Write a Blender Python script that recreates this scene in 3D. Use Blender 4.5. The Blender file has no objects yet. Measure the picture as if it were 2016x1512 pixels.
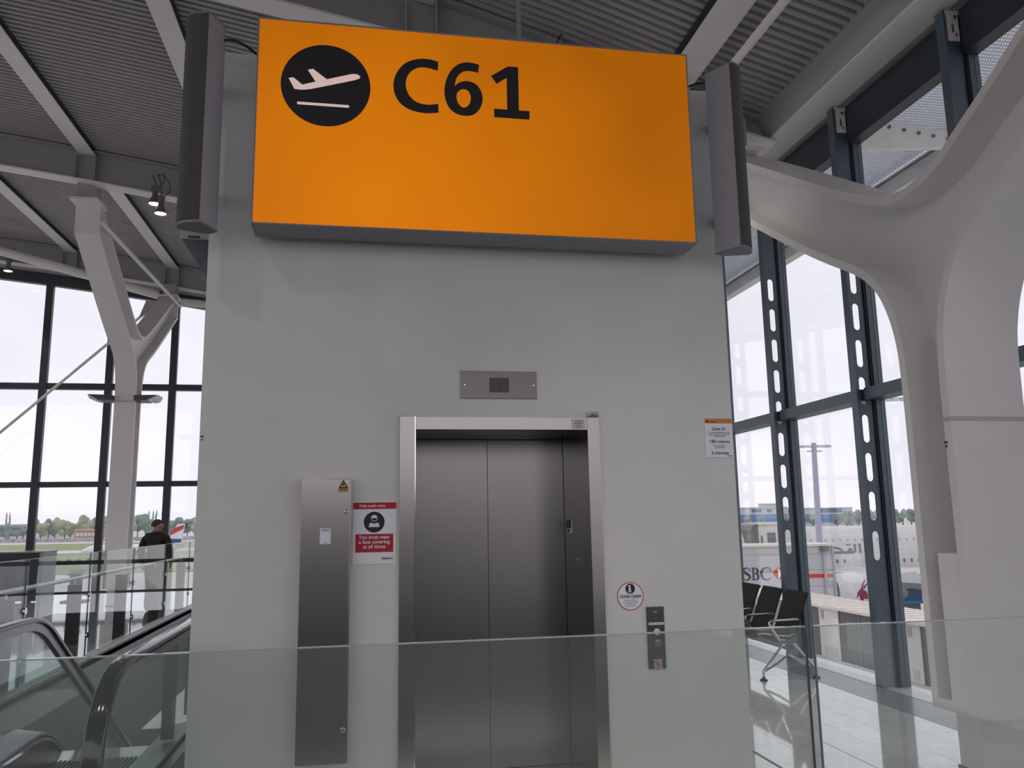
import bpy, math, random
from mathutils import Vector, Matrix
from mathutils.geometry import tessellate_polygon
random.seed(7)
SC = bpy.context.scene
COL = SC.collection
PI = math.pi

# ------------------------------------------------------------------ camera, sky, exposure
EYE = 1.65
P, RO, YW = math.radians(9.438), math.radians(-0.969), math.radians(10.28)
fwd = Vector((math.sin(YW)*math.cos(P), math.cos(YW)*math.cos(P), math.sin(P)))
rgt = Vector((math.cos(YW), -math.sin(YW), 0)); upv = rgt.cross(fwd)
cx_ = math.cos(RO)*rgt + math.sin(RO)*upv
cy_ = -math.sin(RO)*rgt + math.cos(RO)*upv
cam = bpy.data.cameras.new('camera'); cam.sensor_width = 36; cam.lens = 1604/2016*36
cam.clip_start = 0.05; cam.clip_end = 6000
camo = bpy.data.objects.new('camera', cam); COL.objects.link(camo)
m3 = Matrix((cx_, cy_, -fwd)).transposed()
camo.matrix_world = Matrix.Translation((0, 0, EYE)) @ m3.to_4x4()
SC.camera = camo

w = bpy.data.worlds.new('overcast_sky'); SC.world = w; w.use_nodes = True
nt = w.node_tree; nt.nodes.clear()
o_ = nt.nodes.new('ShaderNodeOutputWorld'); bg = nt.nodes.new('ShaderNodeBackground')
tc = nt.nodes.new('ShaderNodeTexCoord'); mp = nt.nodes.new('ShaderNodeMapping'); mp.inputs['Scale'].default_value = (1.6, 1.6, 5)
nz = nt.nodes.new('ShaderNodeTexNoise'); nz.inputs['Scale'].default_value = 1.7; nz.inputs['Detail'].default_value = 6; nz.inputs['Roughness'].default_value = .55
cr = nt.nodes.new('ShaderNodeValToRGB')
cr.color_ramp.elements[0].position = .33; cr.color_ramp.elements[0].color = (.80, .775, .85, 1)
cr.color_ramp.elements[1].position = .68; cr.color_ramp.elements[1].color = (.93, .855, .94, 1)
nt.links.new(tc.outputs['Generated'], mp.inputs[0]); nt.links.new(mp.outputs[0], nz.inputs['Vector'])
nt.links.new(nz.outputs['Fac'], cr.inputs[0]); nt.links.new(cr.outputs[0], bg.inputs[0]); nt.links.new(bg.outputs[0], o_.inputs[0])
bg.inputs['Strength'].default_value = 1.0
SC.view_settings.view_transform = 'Standard'; SC.view_settings.look = 'None'
SC.view_settings.gamma = 1; SC.view_settings.use_curve_mapping = False
SC.view_settings.exposure = 0.30
try:
    SC.cycles.max_bounces = 10; SC.cycles.transparent_max_bounces = 24; SC.cycles.diffuse_bounces = 5
except Exception:
    pass

# ------------------------------------------------------------------ materials
MATS = {}
def mat(name, col, rough=.6, metal=0, noise=0, nscale=8, bump=0, bscale=60, emit=None, estr=0, spec=.5, aniso=0, stretch=None, coat=0):
    if name in MATS: return MATS[name]
    m = bpy.data.materials.new(name); m.use_nodes = True
    t = m.node_tree; b = t.nodes['Principled BSDF']
    b.inputs['Base Color'].default_value = (*col, 1); b.inputs['Roughness'].default_value = rough
    b.inputs['Metallic'].default_value = metal
    b.inputs['Specular IOR Level'].default_value = spec
    if coat: b.inputs['Coat Weight'].default_value = coat; b.inputs['Coat Roughness'].default_value = .04; b.inputs['Coat IOR'].default_value = 1.6
    if aniso: b.inputs['Anisotropic'].default_value = aniso
    if emit: b.inputs['Emission Color'].default_value = (*emit, 1); b.inputs['Emission Strength'].default_value = estr
    if noise or bump:
        c = t.nodes.new('ShaderNodeTexCoord'); src = c.outputs['Object']
        if stretch:
            mpn = t.nodes.new('ShaderNodeMapping'); mpn.inputs['Scale'].default_value = stretch
            t.links.new(src, mpn.inputs[0]); src = mpn.outputs[0]
    if noise:
        n = t.nodes.new('ShaderNodeTexNoise'); n.inputs['Scale'].default_value = nscale; n.inputs['Detail'].default_value = 4
        t.links.new(src, n.inputs['Vector'])
        r = t.nodes.new('ShaderNodeValToRGB')
        r.color_ramp.elements[0].position = .3; r.color_ramp.elements[1].position = .7
        r.color_ramp.elements[0].color = (*[max(0, x*(1-noise)) for x in col], 1)
        r.color_ramp.elements[1].color = (*[min(1, x*(1+noise)) for x in col], 1)
        t.links.new(n.outputs['Fac'], r.inputs[0]); t.links.new(r.outputs[0], b.inputs['Base Color'])
    if bump:
        n2 = t.nodes.new('ShaderNodeTexNoise'); n2.inputs['Scale'].default_value = bscale; n2.inputs['Detail'].default_value = 3
        t.links.new(src, n2.inputs['Vector'])
        bp = t.nodes.new('ShaderNodeBump'); bp.inputs['Strength'].default_value = bump; bp.inputs['Distance'].default_value = .01
        t.links.new(n2.outputs['Fac'], bp.inputs['Height']); t.links.new(bp.outputs[0], b.inputs['Normal'])
    MATS[name] = m; return m
def glassmat(name, tint, ior=1.45, refl=(1, 1, 1), rough=0.0, haze=0, hazecol=(.7, .75, .73)):
    if name in MATS: return MATS[name]
    m = bpy.data.materials.new(name); m.use_nodes = True; t = m.node_tree; t.nodes.clear()
    o = t.nodes.new('ShaderNodeOutputMaterial'); tr = t.nodes.new('ShaderNodeBsdfTransparent'); gl = t.nodes.new('ShaderNodeBsdfGlossy')
    tr.inputs[0].default_value = (*tint, 1); gl.inputs[0].default_value = (*refl, 1); gl.inputs['Roughness'].default_value = rough
    lw = t.nodes.new('ShaderNodeLayerWeight'); lw.inputs[0].default_value = .5       # Schlick reflectance, same on both faces of the sheet
    pw_ = t.nodes.new('ShaderNodeMath'); pw_.operation = 'POWER'; pw_.inputs[1].default_value = 5; t.links.new(lw.outputs['Facing'], pw_.inputs[0])
    f0 = ((ior-1)/(ior+1))**2
    ma = t.nodes.new('ShaderNodeMath'); ma.operation = 'MULTIPLY_ADD'; ma.inputs[1].default_value = (1-f0)*.8; ma.inputs[2].default_value = f0; t.links.new(pw_.outputs[0], ma.inputs[0])
    mx = t.nodes.new('ShaderNodeMixShader'); t.links.new(ma.outputs[0], mx.inputs[0])
    src = tr.outputs[0]
    if haze:
        df = t.nodes.new('ShaderNodeBsdfDiffuse'); df.inputs[0].default_value = (*hazecol, 1)
        mh = t.nodes.new('ShaderNodeMixShader'); mh.inputs[0].default_value = haze
        t.links.new(src, mh.inputs[1]); t.links.new(df.outputs[0], mh.inputs[2]); src = mh.outputs[0]
    t.links.new(src, mx.inputs[1]); t.links.new(gl.outputs[0], mx.inputs[2]); t.links.new(mx.outputs[0], o.inputs[0])
    MATS[name] = m; return m

wallpaint = mat('warm_white_wall_paint', (.745, .752, .722), .55, noise=.03, nscale=2.5, bump=.05, bscale=120)
steelwhite = mat('white_painted_steel', (.80, .78, .77), .45, noise=.02, nscale=3)
deckm = mat('pale_grey_roof_deck', (.37, .355, .35), .6, noise=.05, nscale=1.5)
ribm = mat('grey_painted_roof_steel', (.36, .36, .36), .5, noise=.03, nscale=2)
darkgap = mat('black_gap_shade', (.03, .03, .03), .8)  # black for the shaded hollow above each purlin flange
anth = mat('blue_grey_facade_metal', (.075, .11, .135), .38, noise=.06, nscale=4)
anthd = mat('dark_gap_and_pane_edge', (.012, .016, .02), .5)
anthe = mat('dark_facade_metal', (.03, .036, .045), .4)
stainless = mat('brushed_stainless', (.41, .40, .37), .26, metal=1, noise=.05, nscale=30, stretch=(40, 40, 1), bump=.03, bscale=90, aniso=.5)
stainlessd = mat('dark_brushed_stainless', (.30, .295, .28), .28, metal=1, noise=.05, nscale=30, stretch=(40, 40, 1), bump=.03, bscale=90)
stainlessk = mat('smoky_brushed_stainless', (.17, .165, .15), .26, metal=1, noise=.05, nscale=30, stretch=(40, 40, 1))
chrome = mat('polished_metal', (.75, .75, .76), .12, metal=1)
spk = mat('slate_grey_loudspeaker_metal', (.38, .39, .42), .45, noise=.04, nscale=10)
spkg = mat('dark_perforated_grille', (.085, .087, .092), .62, bump=.6, bscale=420)
framegrey = mat('grey_anodised_frame', (.27, .275, .30), .45, noise=.04)
black = mat('black_plastic', (.012, .012, .013), .4)
blacksoft = mat('black_rubber', (.006, .006, .007), .12, spec=1.0)
glassw = glassmat('window_glass', (.95, .97, .97), 1.45)
glassb = glassmat('green_balustrade_glass', (.94, .965, .95), 1.5, haze=.075, hazecol=(.74, .83, .78))
glasse = glassmat('dark_green_escalator_glass', (.84, .90, .885), 1.5, haze=.03, hazecol=(.3, .42, .4))
glassedge = mat('green_glass_edge', (.28, .40, .39), .15, spec=.8)
white = mat('white_print', (.88, .89, .95), .5)
ink = mat('black_print', (.012, .012, .016), .5)
red = mat('red_print', (.48, .012, .03), .5)
orangep = mat('orange_print', (.62, .27, .05), .5)
yellow = mat('amber_label', (.62, .40, .10), .5)
bluep = mat('blue_print', (.04, .06, .2), .5)

# ------------------------------------------------------------------ mesh builder
class B:
    def __init__(s): s.v = []; s.f = []; s.m = []; s.cur = 0
    def add(s, vs, fs):
        n = len(s.v); s.v += [tuple(x) for x in vs]; s.f += [tuple(i+n for i in f) for f in fs]; s.m += [s.cur]*len(fs); return s
    def box(s, x0, x1, y0, y1, z0, z1):
        return s.add([(x0,y0,z0),(x1,y0,z0),(x1,y1,z0),(x0,y1,z0),(x0,y0,z1),(x1,y0,z1),(x1,y1,z1),(x0,y1,z1)],
                     [(3,2,1,0),(4,5,6,7),(0,1,5,4),(1,2,6,5),(2,3,7,6),(3,0,4,7)])
    def obox(s, o, ax, ay, az):      # oriented box from a corner and three edge vectors
        o, ax, ay, az = map(Vector, (o, ax, ay, az))
        p = [o, o+ax, o+ax+ay, o+ay]; p += [q+az for q in p]
        return s.add(p, [(3,2,1,0),(4,5,6,7),(0,1,5,4),(1,2,6,5),(2,3,7,6),(3,0,4,7)])
    def bar(s, a, b, wx, wz, up=(0,0,1)):   # rectangular bar between two points
        a, b = Vector(a), Vector(b); d = (b-a); u = Vector(up)
        sx = d.cross(u); sx = sx.normalized() if sx.length > 1e-6 else Vector((1,0,0)); su = sx.cross(d).normalized()
        o = a - sx*wx/2 - su*wz/2
        return s.obox(o, sx*wx, d, su*wz)
    def loops(s, rings, cap=True, closed=True):
        n = len(rings[0]); vs = [p for r in rings for p in r]; fs = []
        for i in range(len(rings)-1):
            for j in range(n if closed else n-1):
                k = (j+1) % n
                fs.append((i*n+j, i*n+k, (i+1)*n+k, (i+1)*n+j))
        if cap and closed:
            fs.append(tuple(range(n-1, -1, -1))); fs.append(tuple((len(rings)-1)*n+j for j in range(n)))
        return s.add(vs, fs)
    def tube(s, pts, r, n=10, cap=True):
        pts = [Vector(p) for p in pts]; rs = r if isinstance(r, (list, tuple)) else [r]*len(pts); rings = []
        t0 = (pts[1]-pts[0]).normalized(); a = Vector((0,0,1)) if abs(t0.z) < .9 else Vector((1,0,0))
        u = t0.cross(a).normalized()
        for i, p in enumerate(pts):
            t = (pts[min(i+1, len(pts)-1)] - pts[max(i-1, 0)]).normalized()
            u = (u - t*u.dot(t)).normalized(); w2 = t.cross(u)
            rings.append([p + (u*math.cos(2*PI*j/n) + w2*math.sin(2*PI*j/n))*rs[i] for j in range(n)])
        return s.loops(rings, cap)
    def lathe(s, prof, c, axis=(0,0,1), n=20, cap=True):      # prof: (r, h)
        ax = Vector(axis).normalized(); a = Vector((1,0,0)) if abs(ax.x) < .9 else Vector((0,1,0))
        u = ax.cross(a).normalized(); w2 = ax.cross(u); c = Vector(c)
        return s.loops([[c + ax*h + (u*math.cos(2*PI*j/n)+w2*math.sin(2*PI*j/n))*max(r, 1e-4) for j in range(n)] for r, h in prof], cap)
    def sphere(s, c, r, n=12, k=8):
        rx, ry, rz = r if isinstance(r, (tuple, list)) else (r, r, r)
        rings = []
        for i in range(k+1):
            t = PI*i/k
            rings.append([(c[0]+rx*math.sin(max(t,1e-3) if i < k else PI-1e-3)*math.cos(2*PI*j/n), c[1]+ry*math.sin(max(t,1e-3) if i < k else PI-1e-3)*math.sin(2*PI*j/n), c[2]-rz*math.cos(t)) for j in range(n)])
        return s.loops(rings)
    def plate(s, loops, fr, th):     # flat plate from 2-D loops (outer, holes...); fr = (origin, ux, uy, normal); th along -normal
        o, ux, uy, nn = map(Vector, fr)
        allp = [p for l in loops for p in l]
        tri = tessellate_polygon([[Vector((p[0], p[1], 0)) for p in l] for l in loops])
        n = len(allp); f3 = [o+ux*p[0]+uy*p[1] for p in allp]; vs = f3 + [q-nn*th for q in f3]
        fs = []
        for t in tri:
            a, b, c = [allp[i] for i in t]
            if (b[0]-a[0])*(c[1]-a[1])-(b[1]-a[1])*(c[0]-a[0]) < 0: t = (t[0], t[2], t[1])
            fs.append(tuple(t)); fs.append((t[0]+n, t[2]+n, t[1]+n))
        k = 0
        for l in loops:
            ar = sum(l[i][0]*l[(i+1) % len(l)][1]-l[(i+1) % len(l)][0]*l[i][1] for i in range(len(l)))
            m = len(l)
            for i in range(m):
                a, b = k+i, k+(i+1) % m
                fs.append((a, b, b+n, a+n) if (ar < 0) == (l is loops[0]) else (b, a, a+n, b+n))
            k += m
        return s.add(vs, fs)
XZ = lambda y: ((0, y, 0), (1,0,0), (0,0,1), (0,-1,0))     # frame for things facing the camera on plane Y=y

BASE = {}
EYE_SCALE = [None]        # (scale, lift): the lift shaft and what hangs on it are scaled down about the camera position
def scale3(p):
    if EYE_SCALE[0] is None: return Vector(p)
    k, h = EYE_SCALE[0]; return Vector((p[0]*k, p[1]*k, p[2]*k+h))
def obj(name, b, m, parent=None, smooth=False, bevel=0, loc=None, bseg=2):
    me = bpy.data.meshes.new(name)
    if parent is not None: base = BASE[parent]
    else: base = scale3(loc) if loc is not None else Vector((0,0,0))
    me.from_pydata([tuple(scale3(q)-base) for q in b.v], [], b.f)
    for mm in (m if isinstance(m, (list, tuple)) else [m]): me.materials.append(mm)
    if any(b.m): me.polygons.foreach_set('material_index', b.m)
    me.validate(); me.update()
    o = bpy.data.objects.new(name, me); COL.objects.link(o)
    if parent is not None: o.parent = parent
    else: o.location = base
    BASE[o] = base
    if smooth:
        me.polygons.foreach_set('use_smooth', [True]*len(me.polygons))
        try: me.set_sharp_from_angle(angle=math.radians(smooth if smooth is not True else 40))
        except Exception: pass
    if bevel:
        md = o.modifiers.new('bevel', 'BEVEL'); md.width = bevel; md.segments = bseg; md.limit_method = 'ANGLE'; md.angle_limit = math.radians(50)
    return o
def tag(o, label=None, cat=None, group=None, kind=None):
    if label: o['label'] = label
    if cat: o['category'] = cat
    if group: o['group'] = group
    if kind: o['kind'] = kind
    return o
def thing(name, label, cat, loc, group=None):
    o = bpy.data.objects.new(name, None); COL.objects.link(o); o.location = scale3(loc); o.empty_display_size = .1
    BASE[o] = scale3(loc); return tag(o, label, cat, group)
def struct(name, loc=(0,0,0), label=None):
    o = bpy.data.objects.new(name, None); COL.objects.link(o); o.location = scale3(loc); o.empty_display_size = .1
    BASE[o] = scale3(loc); return tag(o, label, kind='structure')
def dup(root, d, label=None, parent=None):
    r = root.copy(); COL.objects.link(r)
    if parent is not None: r.parent = parent
    r.location = Vector(root.location)+Vector(d); BASE[r] = BASE[root]+Vector(d)
    if label: r['label'] = label
    for ch in [c for c in root.children]:
        c = ch.copy(); COL.objects.link(c); c.parent = r; BASE[c] = BASE[r]
        for g in list(ch.children):
            e = g.copy(); COL.objects.link(e); e.parent = c; BASE[e] = BASE[r]
    return r
def textmesh(body, fr, size, width=None, align='CENTER', bold=0.0, th=.0006):
    """flat lettering as a mesh builder; fr origin is the baseline anchor; width squeezes the line to a measured width"""
    cu = bpy.data.curves.new('t', 'FONT'); cu.body = body; cu.size = 1; cu.align_x = align; cu.offset = bold; cu.resolution_u = 3
    ob = bpy.data.objects.new('t', cu); COL.objects.link(ob)
    dg = bpy.context.evaluated_depsgraph_get(); dg.update()
    me = bpy.data.meshes.new_from_object(ob.evaluated_get(dg))
    b = B(); o, ux, uy, nn = map(Vector, fr)
    vs = [v.co.copy() for v in me.vertices]
    if vs:
        wd = max(v.x for v in vs)-min(v.x for v in vs); sx = width/wd if width else size
        b.add([o+ux*v.x*sx+uy*v.y*size+nn*th for v in vs], [tuple(p.vertices) for p in me.polygons])
    bpy.data.objects.remove(ob); bpy.data.curves.remove(cu); bpy.data.meshes.remove(me)
    return b
def wtext(body, x, y, z, size, m, parent, width=None, align='CENTER', bold=.02, name='lettering'):
    return obj(name, textmesh(body, ((x, y, z), (1,0,0), (0,0,1), (0,-1,0)), size, width, align, bold), m, parent)
glassk = glassmat('clear_walkway_glass', (.93, .965, .955), 1.5, haze=.006, hazecol=(.5, .62, .57))
def circ(cx, cz, r, n=32, a0=0): return [(cx+r*math.cos(a0+2*PI*i/n), cz+r*math.sin(a0+2*PI*i/n)) for i in range(n)]
def rect(x0, x1, z0, z1): return [(x0,z0),(x1,z0),(x1,z1),(x0,z1)]
def sprite(name, loops, y, m, parent, th=.0006): return obj(name, B().plate(loops, XZ(y), th), m, parent)

zr = lambda x: 7.02 - .198*x - .0048*x*x      # underside of the arched roof ribs
def dd(x):                                    # depth of the ribs: shallower towards the side glazing
    u = min(1, max(0, x/4.6)); return .64-.34*u*u*(3-2*u)
zd = lambda x: zr(x) + dd(x)                  # underside of the roof deck
# ------------------------------------------------------------------ floor
floorm = mat('pale_polished_floor', (.78, .78, .76), .07, spec=.8, coat=.8, noise=.05, nscale=6)
tilem = mat('pale_polished_stone_tile', (.84, .84, .82), .07, spec=.8, coat=1, noise=.06, nscale=9)
tilem2 = mat('pale_polished_stone_tile_warm', (.80, .80, .79), .08, spec=.8, coat=1, noise=.07, nscale=12)
granite = mat('grey_granite_border', (.26, .29, .31), .22, noise=.12, nscale=60)
jointm = mat('dark_joint_filler', (.10, .10, .10), .7)
concr = mat('grey_slab_edge', (.38, .40, .39), .6, noise=.05)
b = B()
VX0, VX1, VY0, VY1 = -3.36, -1.02, 6.95, 17.5
b.box(-24, VX0, 3.8, 22.8, -.6, 0); b.box(VX0, VX1, 3.8, VY0, -.6, 0); b.box(VX0, VX1, VY1, 22.8, -.6, 0)
b.box(VX1, 2.72, 3.8, 22.8, -.6, 0); b.box(2.72, 4.95, 3.8, 3.9, -.6, 0); b.box(2.72, 4.95, 13.5, 22.8, -.6, 0)
floor = obj('floor', b, floorm); tag(floor, kind='structure')
carpet = obj('floor_unseen_carpet', B().box(-24, 4.95, -13, 3.8, -.6, 0), mat('charcoal_carpet', (.055, .058, .062), .95, noise=.3, nscale=40, bump=.4, bscale=300)); tag(carpet, 'unseen carpet on the viewer side of the balustrade, kept dark for the steel reflections', kind='structure')  # unseen floor given a dark finish so the lift steel reflects darker
b = B(); b.plate([rect(-24, 5.3, 0, 2.5)], XZ(-12.8), -.2); wb = obj('wall_back_added', b, mat('grey_added_back_wall', (.30, .30, .30), .6, noise=.05)); tag(wb, 'added unseen grey wall behind the viewer, toning the steel reflections', kind='structure')  # unseen wall added to tone down reflections in the lift steel
b = B().box(2.72, 4.95, 3.9, 13.5, -.6, -.012); obj('tile_bed', b, jointm, floor)
cols = [2.745, 3.033, 3.335, 3.63, 3.928, 4.226, 4.482]
first = {}
for i in range(6):
    wd = cols[i+1]-cols[i]
    off = [.18, .48, .05, .61, .17, .765][i]
    y = 3.9 + (off % .6) - .6
    while y < 13.4:
        y0, y1 = max(y, 3.91), min(y+.6, 13.49)
        if y1-y0 > .05:
            key = (i, round(y1-y0, 2))
            if key not in first:
                first[key] = obj('tile', B().box(cols[i]+.0015+(.003 if i == 2 else 0), cols[i+1]-.0015-(.003 if i == 1 else 0), y0+.0015, y1-.0015, -.012, 0), tilem if (i % 2) else tilem2, floor)
                first[key]['y0'] = y0
            else:
                t = first[key].copy(); COL.objects.link(t); t.parent = floor; t.location = (0, y0-first[key]['y0'], 0); BASE[t] = Vector((0,0,0))
        y += .6
for t in first.values(): del t['y0']
y = 3.9; g0 = None
while y < 13.4:
    if g0 is None: g0 = obj('border_slab', B().box(4.487, 4.90, y+.002, y+1.17, -.012, 0), granite, floor)
    else:
        t = g0.copy(); COL.objects.link(t); t.parent = floor; t.location = (0, y-3.9, 0); BASE[t] = Vector((0,0,0))
    y += 1.172
sillm = mat('pale_polished_sill', (.60, .68, .70), .08, noise=.03)
s = obj('trim_1', B().box(4.905, 5.32, -13, 22.8, -.5, -.02), sillm, bevel=.004); tag(s, 'pale polished sill strip along the foot of the side glazing', kind='structure')
# slab edge around the escalator opening, lower level
b = B(); b.box(-3.44, -3.36, 6.9, 17.5, -.9, .04); kerb = obj('trim_2', b, mat('brushed_kerb_metal', (.42, .44, .44), .35, metal=.6), bevel=.006); tag(kerb, 'metal kerb along the edge of the escalator opening', kind='structure')
b = B(); b.box(-3.36, -3.30, 6.9, 17.5, -1.4, -.06); b.box(-3.36, -1.0, 17.5, 17.6, -1.4, 0)
s = obj('trim_3', b, concr); tag(s, 'grey cladding below the walkway edge', kind='structure')
low = obj('floor_lower', B().box(-12, 4, 2, 30, -5.8, -5.6), mat('lower_floor_stone', (.42, .45, .44), .25, noise=.06)); tag(low, 'pale floor of the storey below', kind='structure')
b = B(); b.box(-9, -8.9, 4, 22, -5.6, -.6); b.box(-1.0, -.9, 6.95, 17.5, -5.6, -.6); b.box(-9, -1, 22, 22.1, -5.6, -3.2)
s = obj('wall_lower', b, mat('lower_grey_cladding', (.36, .38, .38), .5, noise=.05)); tag(s, 'grey cladding panels of the storey below', kind='structure')

# ------------------------------------------------------------------ lift shaft
EYE_SCALE[0] = (.88, .198)
WL, WR, WY, WT = -1.11, 2.757, 5.8, 5.08
ZF = -.225       # floor level before the shaft is scaled down
OX0, OX1, OZ = .30, 1.645, 2.33
b = B()
b.plate([[(WL,ZF),(OX0,ZF),(OX0,OZ),(OX1,OZ),(OX1,ZF),(WR,ZF),(WR,WT),(WL,WT)]], XZ(WY), .2)
b.box(WL, WL+.15, WY+.2, 8.2, ZF, WT); b.box(WR-.15, WR, WY+.2, 8.2, ZF, WT); b.box(WL, WR, 8.2, 8.35, ZF, WT)
b.box(WL+.15, WR-.15, WY+.2, 8.2, WT-.1, WT)
wf = obj('wall_front', b, wallpaint); tag(wf, 'tall pale grey wall of the free-standing lift shaft', kind='structure')
EYE_SCALE[0] = None
# ------------------------------------------------------------------ roof deck
b = B(); xs = [-24, -19, -15, -12, -10, -8.5, -7, -5.5, -4, -2.5, -1, .5, 2, 3.3, 4.56]
prof = []; y = 1.5; pt = .115; dp = .055
while y < 22.55:
    prof += [(y, dp), (y+.024, dp), (y+.040, 0), (y+.099, 0)]; y += pt
rings = [[(x, yy, zd(x)+h) for yy, h in prof] for x in xs]
b.loops(rings, cap=False, closed=False)
b.loops([[(x, yy, zd(x)+.05) for yy in (-13, 1.5)] for x in xs], cap=False, closed=False)
b.loops([[(x, yy, zd(x)+.16) for yy in (22.8, -13)] for x in xs+[5.2]], cap=False, closed=False)
deck = obj('ceiling', b, deckm); tag(deck, 'ribbed metal roof deck above the departure hall', kind='structure')

# arched ribs running across the hall
def rib(Y, name, label, x0=-24, x1=4.72):
    t = thing(name, label, 'beam', (x1, Y, zr(x1)), 'arched roof ribs')
    n = 40; X = [x0+(x1-x0)*i/n for i in range(n+1)]
    b = B(); b.loops([[(x, Y-.15, zr(x)), (x, Y+.15, zr(x)), (x, Y+.15, zr(x)+.028), (x, Y-.15, zr(x)+.028)] for x in X]); obj('bottom_flange', b, steelwhite, t)
    b = B(); b.loops([[(x, Y-.012, zr(x)+.028), (x, Y+.012, zr(x)+.028), (x, Y+.012, zd(x)-.05), (x, Y-.012, zd(x)-.05)] for x in X]); obj('web', b, ribm, t)
    b = B(); b.loops([[(x, Y-.15, zd(x)-.05), (x, Y+.15, zd(x)-.05), (x, Y+.15, zd(x)-.02), (x, Y-.15, zd(x)-.02)] for x in X]); obj('top_flange', b, ribm, t)
    for px in PUR:
        for q in (-.18, .16): obj('stiffener', B().box(px+q, px+q+.02, Y-.14, Y+.14, zr(px)+.07, zd(px)-.12), ribm, t)
    return t
PUR = [-10.4, -7.7, -5.15, -2.6, .55, 3.46]
RIBY = [1.5, 8.45, 15.4, 22.35]
rib(8.45, 'roof_rib', 'grey arched roof rib crossing just behind the gate sign')
rib(15.4, 'roof_rib', 'grey arched roof rib carrying the two lit spotlights')
rib(22.35, 'roof_rib', 'grey arched roof rib along the head of the far window wall')
rib(1.5, 'roof_rib', 'grey arched roof rib over the front balustrade')
for px, lab in zip(PUR, ['white roof purlin farthest from the lift shaft', 'white roof purlin beyond the far tree column', 'white roof purlin in line with the far tree column',
                         'white roof purlin ending behind the grey loudspeaker over the escalator', 'white roof purlin hidden above the gate sign', 'broad white roof purlin ending at the upper right corner of the gate sign']):
    t = thing('roof_purlin', lab, 'beam', (px, 8.45, zd(px)-.1), 'roof purlins')
    dz = [zr(px-.16)-zr(px), zr(px+.16)-zr(px)]; z0 = zd(px)-.10
    for (a, c) in ((-12.5, 1.49), (1.51, 8.43), (8.47, 15.38), (15.42, 22.33)):
        b = B().loops([[(px-.155, y, z0+dz[0]), (px+.155, y, z0+dz[1]), (px+.155, y, z0+dz[1]+.02), (px-.155, y, z0+dz[0]+.02)] for y in (a+.01, c-.01)]); obj('bottom_flange', b, steelwhite, t)
        b = B().loops([[(px-.10, y, z0+dz[0]*.65+.02), (px+.10, y, z0+dz[1]*.65+.02), (px+.18, y, zd(px)+dz[1]*1.12-.004), (px-.18, y, zd(px)+dz[0]*1.12-.004)] for y in (a+.01, c-.01)])
        obj('gap_shade', b, darkgap, t)  # black body painted in for the shade between flange and deck

# edge beam over the side glazing
t = thing('edge_beam', 'long grey edge beam above the side window wall', 'beam', (4.7, 8.45, 6.0))
b = B(); b.loops([[(4.66, y, 6.06), (4.70, y, 6.06), (4.70, y, 6.36), (4.58, y, 6.40), (4.52, y, 6.40), (4.56, y, 6.30)] for y in (-13, 22.3)]); obj('web', b, ribm, t)
b = B(); b.loops([[(4.66, y, 6.03), (5.02, y, 6.03), (5.02, y, 6.06), (4.66, y, 6.06)] for y in (-13, 22.3)]); obj('bottom_flange', b, steelwhite, t)
b = B(); b.loops([[(5.0, y, 6.06), (5.3, y, 6.06), (5.3, y, 6.6), (5.0, y, 6.6)] for y in (-13, 22.3)]); obj('fascia', b, ribm, t)

# ------------------------------------------------------------------ side window wall (right)
MY = [7.53+1.74*k for k in range(-7, 9)]
win = struct('window_1', (5.2, 7.53, 0), 'side window wall of slotted blue-grey mullions')
def stadium(cx, cz, w_, h_, n=6):
    r = w_/2; l = []
    for i in range(n+1): a = PI*i/n; l.append((cx+r*math.cos(a), cz+h_/2-r+r*math.sin(a)))
    for i in range(n+1): a = PI+PI*i/n; l.append((cx+r*math.cos(a), cz-h_/2+r+r*math.sin(a)))
    return l
def mullion(Y):
    M = obj('mullion', B().plate([rect(4.955, 5.13, -.02, 6.0)]+[stadium(5.037, 1.33+.392*k, .079, .29) for k in range(9)], XZ(Y-.009), .018), anth, win)
    obj('inner_flange', B().box(4.935, 4.955, Y-.05, Y+.05, -.02, 6.0), anth, M)
    obj('shadow_gap', B().box(5.13, 5.15, Y-.03, Y+.03, -.02, 6.0), anthd, M)  # near-black strip standing for the shade in the glazing gap
    obj('glazing_bar', B().box(5.15, 5.20, Y-.045, Y+.045, -.02, 6.0).box(5.205, 5.25, Y-.045, Y+.045, -.02, 6.0).box(5.2, 5.205, Y-.03, Y+.03, -.02, 6.0), anth, M)
    br = obj('bracket', B().plate([rect(4.985, 5.10, 5.73, 6.02), stadium(5.045, 5.85, .03, .09)], XZ(Y-.03), .018), steelwhite, M, bevel=.003)
    return M, br
M0, br0 = mullion(MY[0])
bolts = obj('bolt', B().lathe([(.016, 0), (.016, .014)], (5.045, MY[0]-.048, 5.94), (0,-1,0), 8).lathe([(.012, 0), (.012, .010)], (5.045, MY[0]-.048, 5.77), (0,-1,0), 8), chrome, M0)
for Y in MY[1:]: dup(M0, (0, Y-MY[0], 0), parent=win)
tr0 = None
for i in range(len(MY)-1):
    if tr0 is None:
        tr0 = obj('transom', B().box(5.02, 5.24, MY[0]+.047, MY[1]-.047, 2.80, 2.92), anth, win)
        hd0 = obj('head_rail', B().box(5.10, 5.24, MY[0]+.047, MY[1]-.047, 5.60, 6.02), anthe, win)
        p0 = obj('pane', B().box(5.205, 5.217, MY[0]+.046, MY[1]-.046, .0, 2.80), glassw, win)
        p1 = obj('pane', B().box(5.205, 5.217, MY[0]+.046, MY[1]-.046, 2.92, 5.6), glassw, win)
    else:
        for q in (tr0, hd0, p0, p1):
            c = q.copy(); COL.objects.link(c); c.parent = win; c.location = (0, MY[i]-MY[0], 0); BASE[c] = BASE[q]

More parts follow.
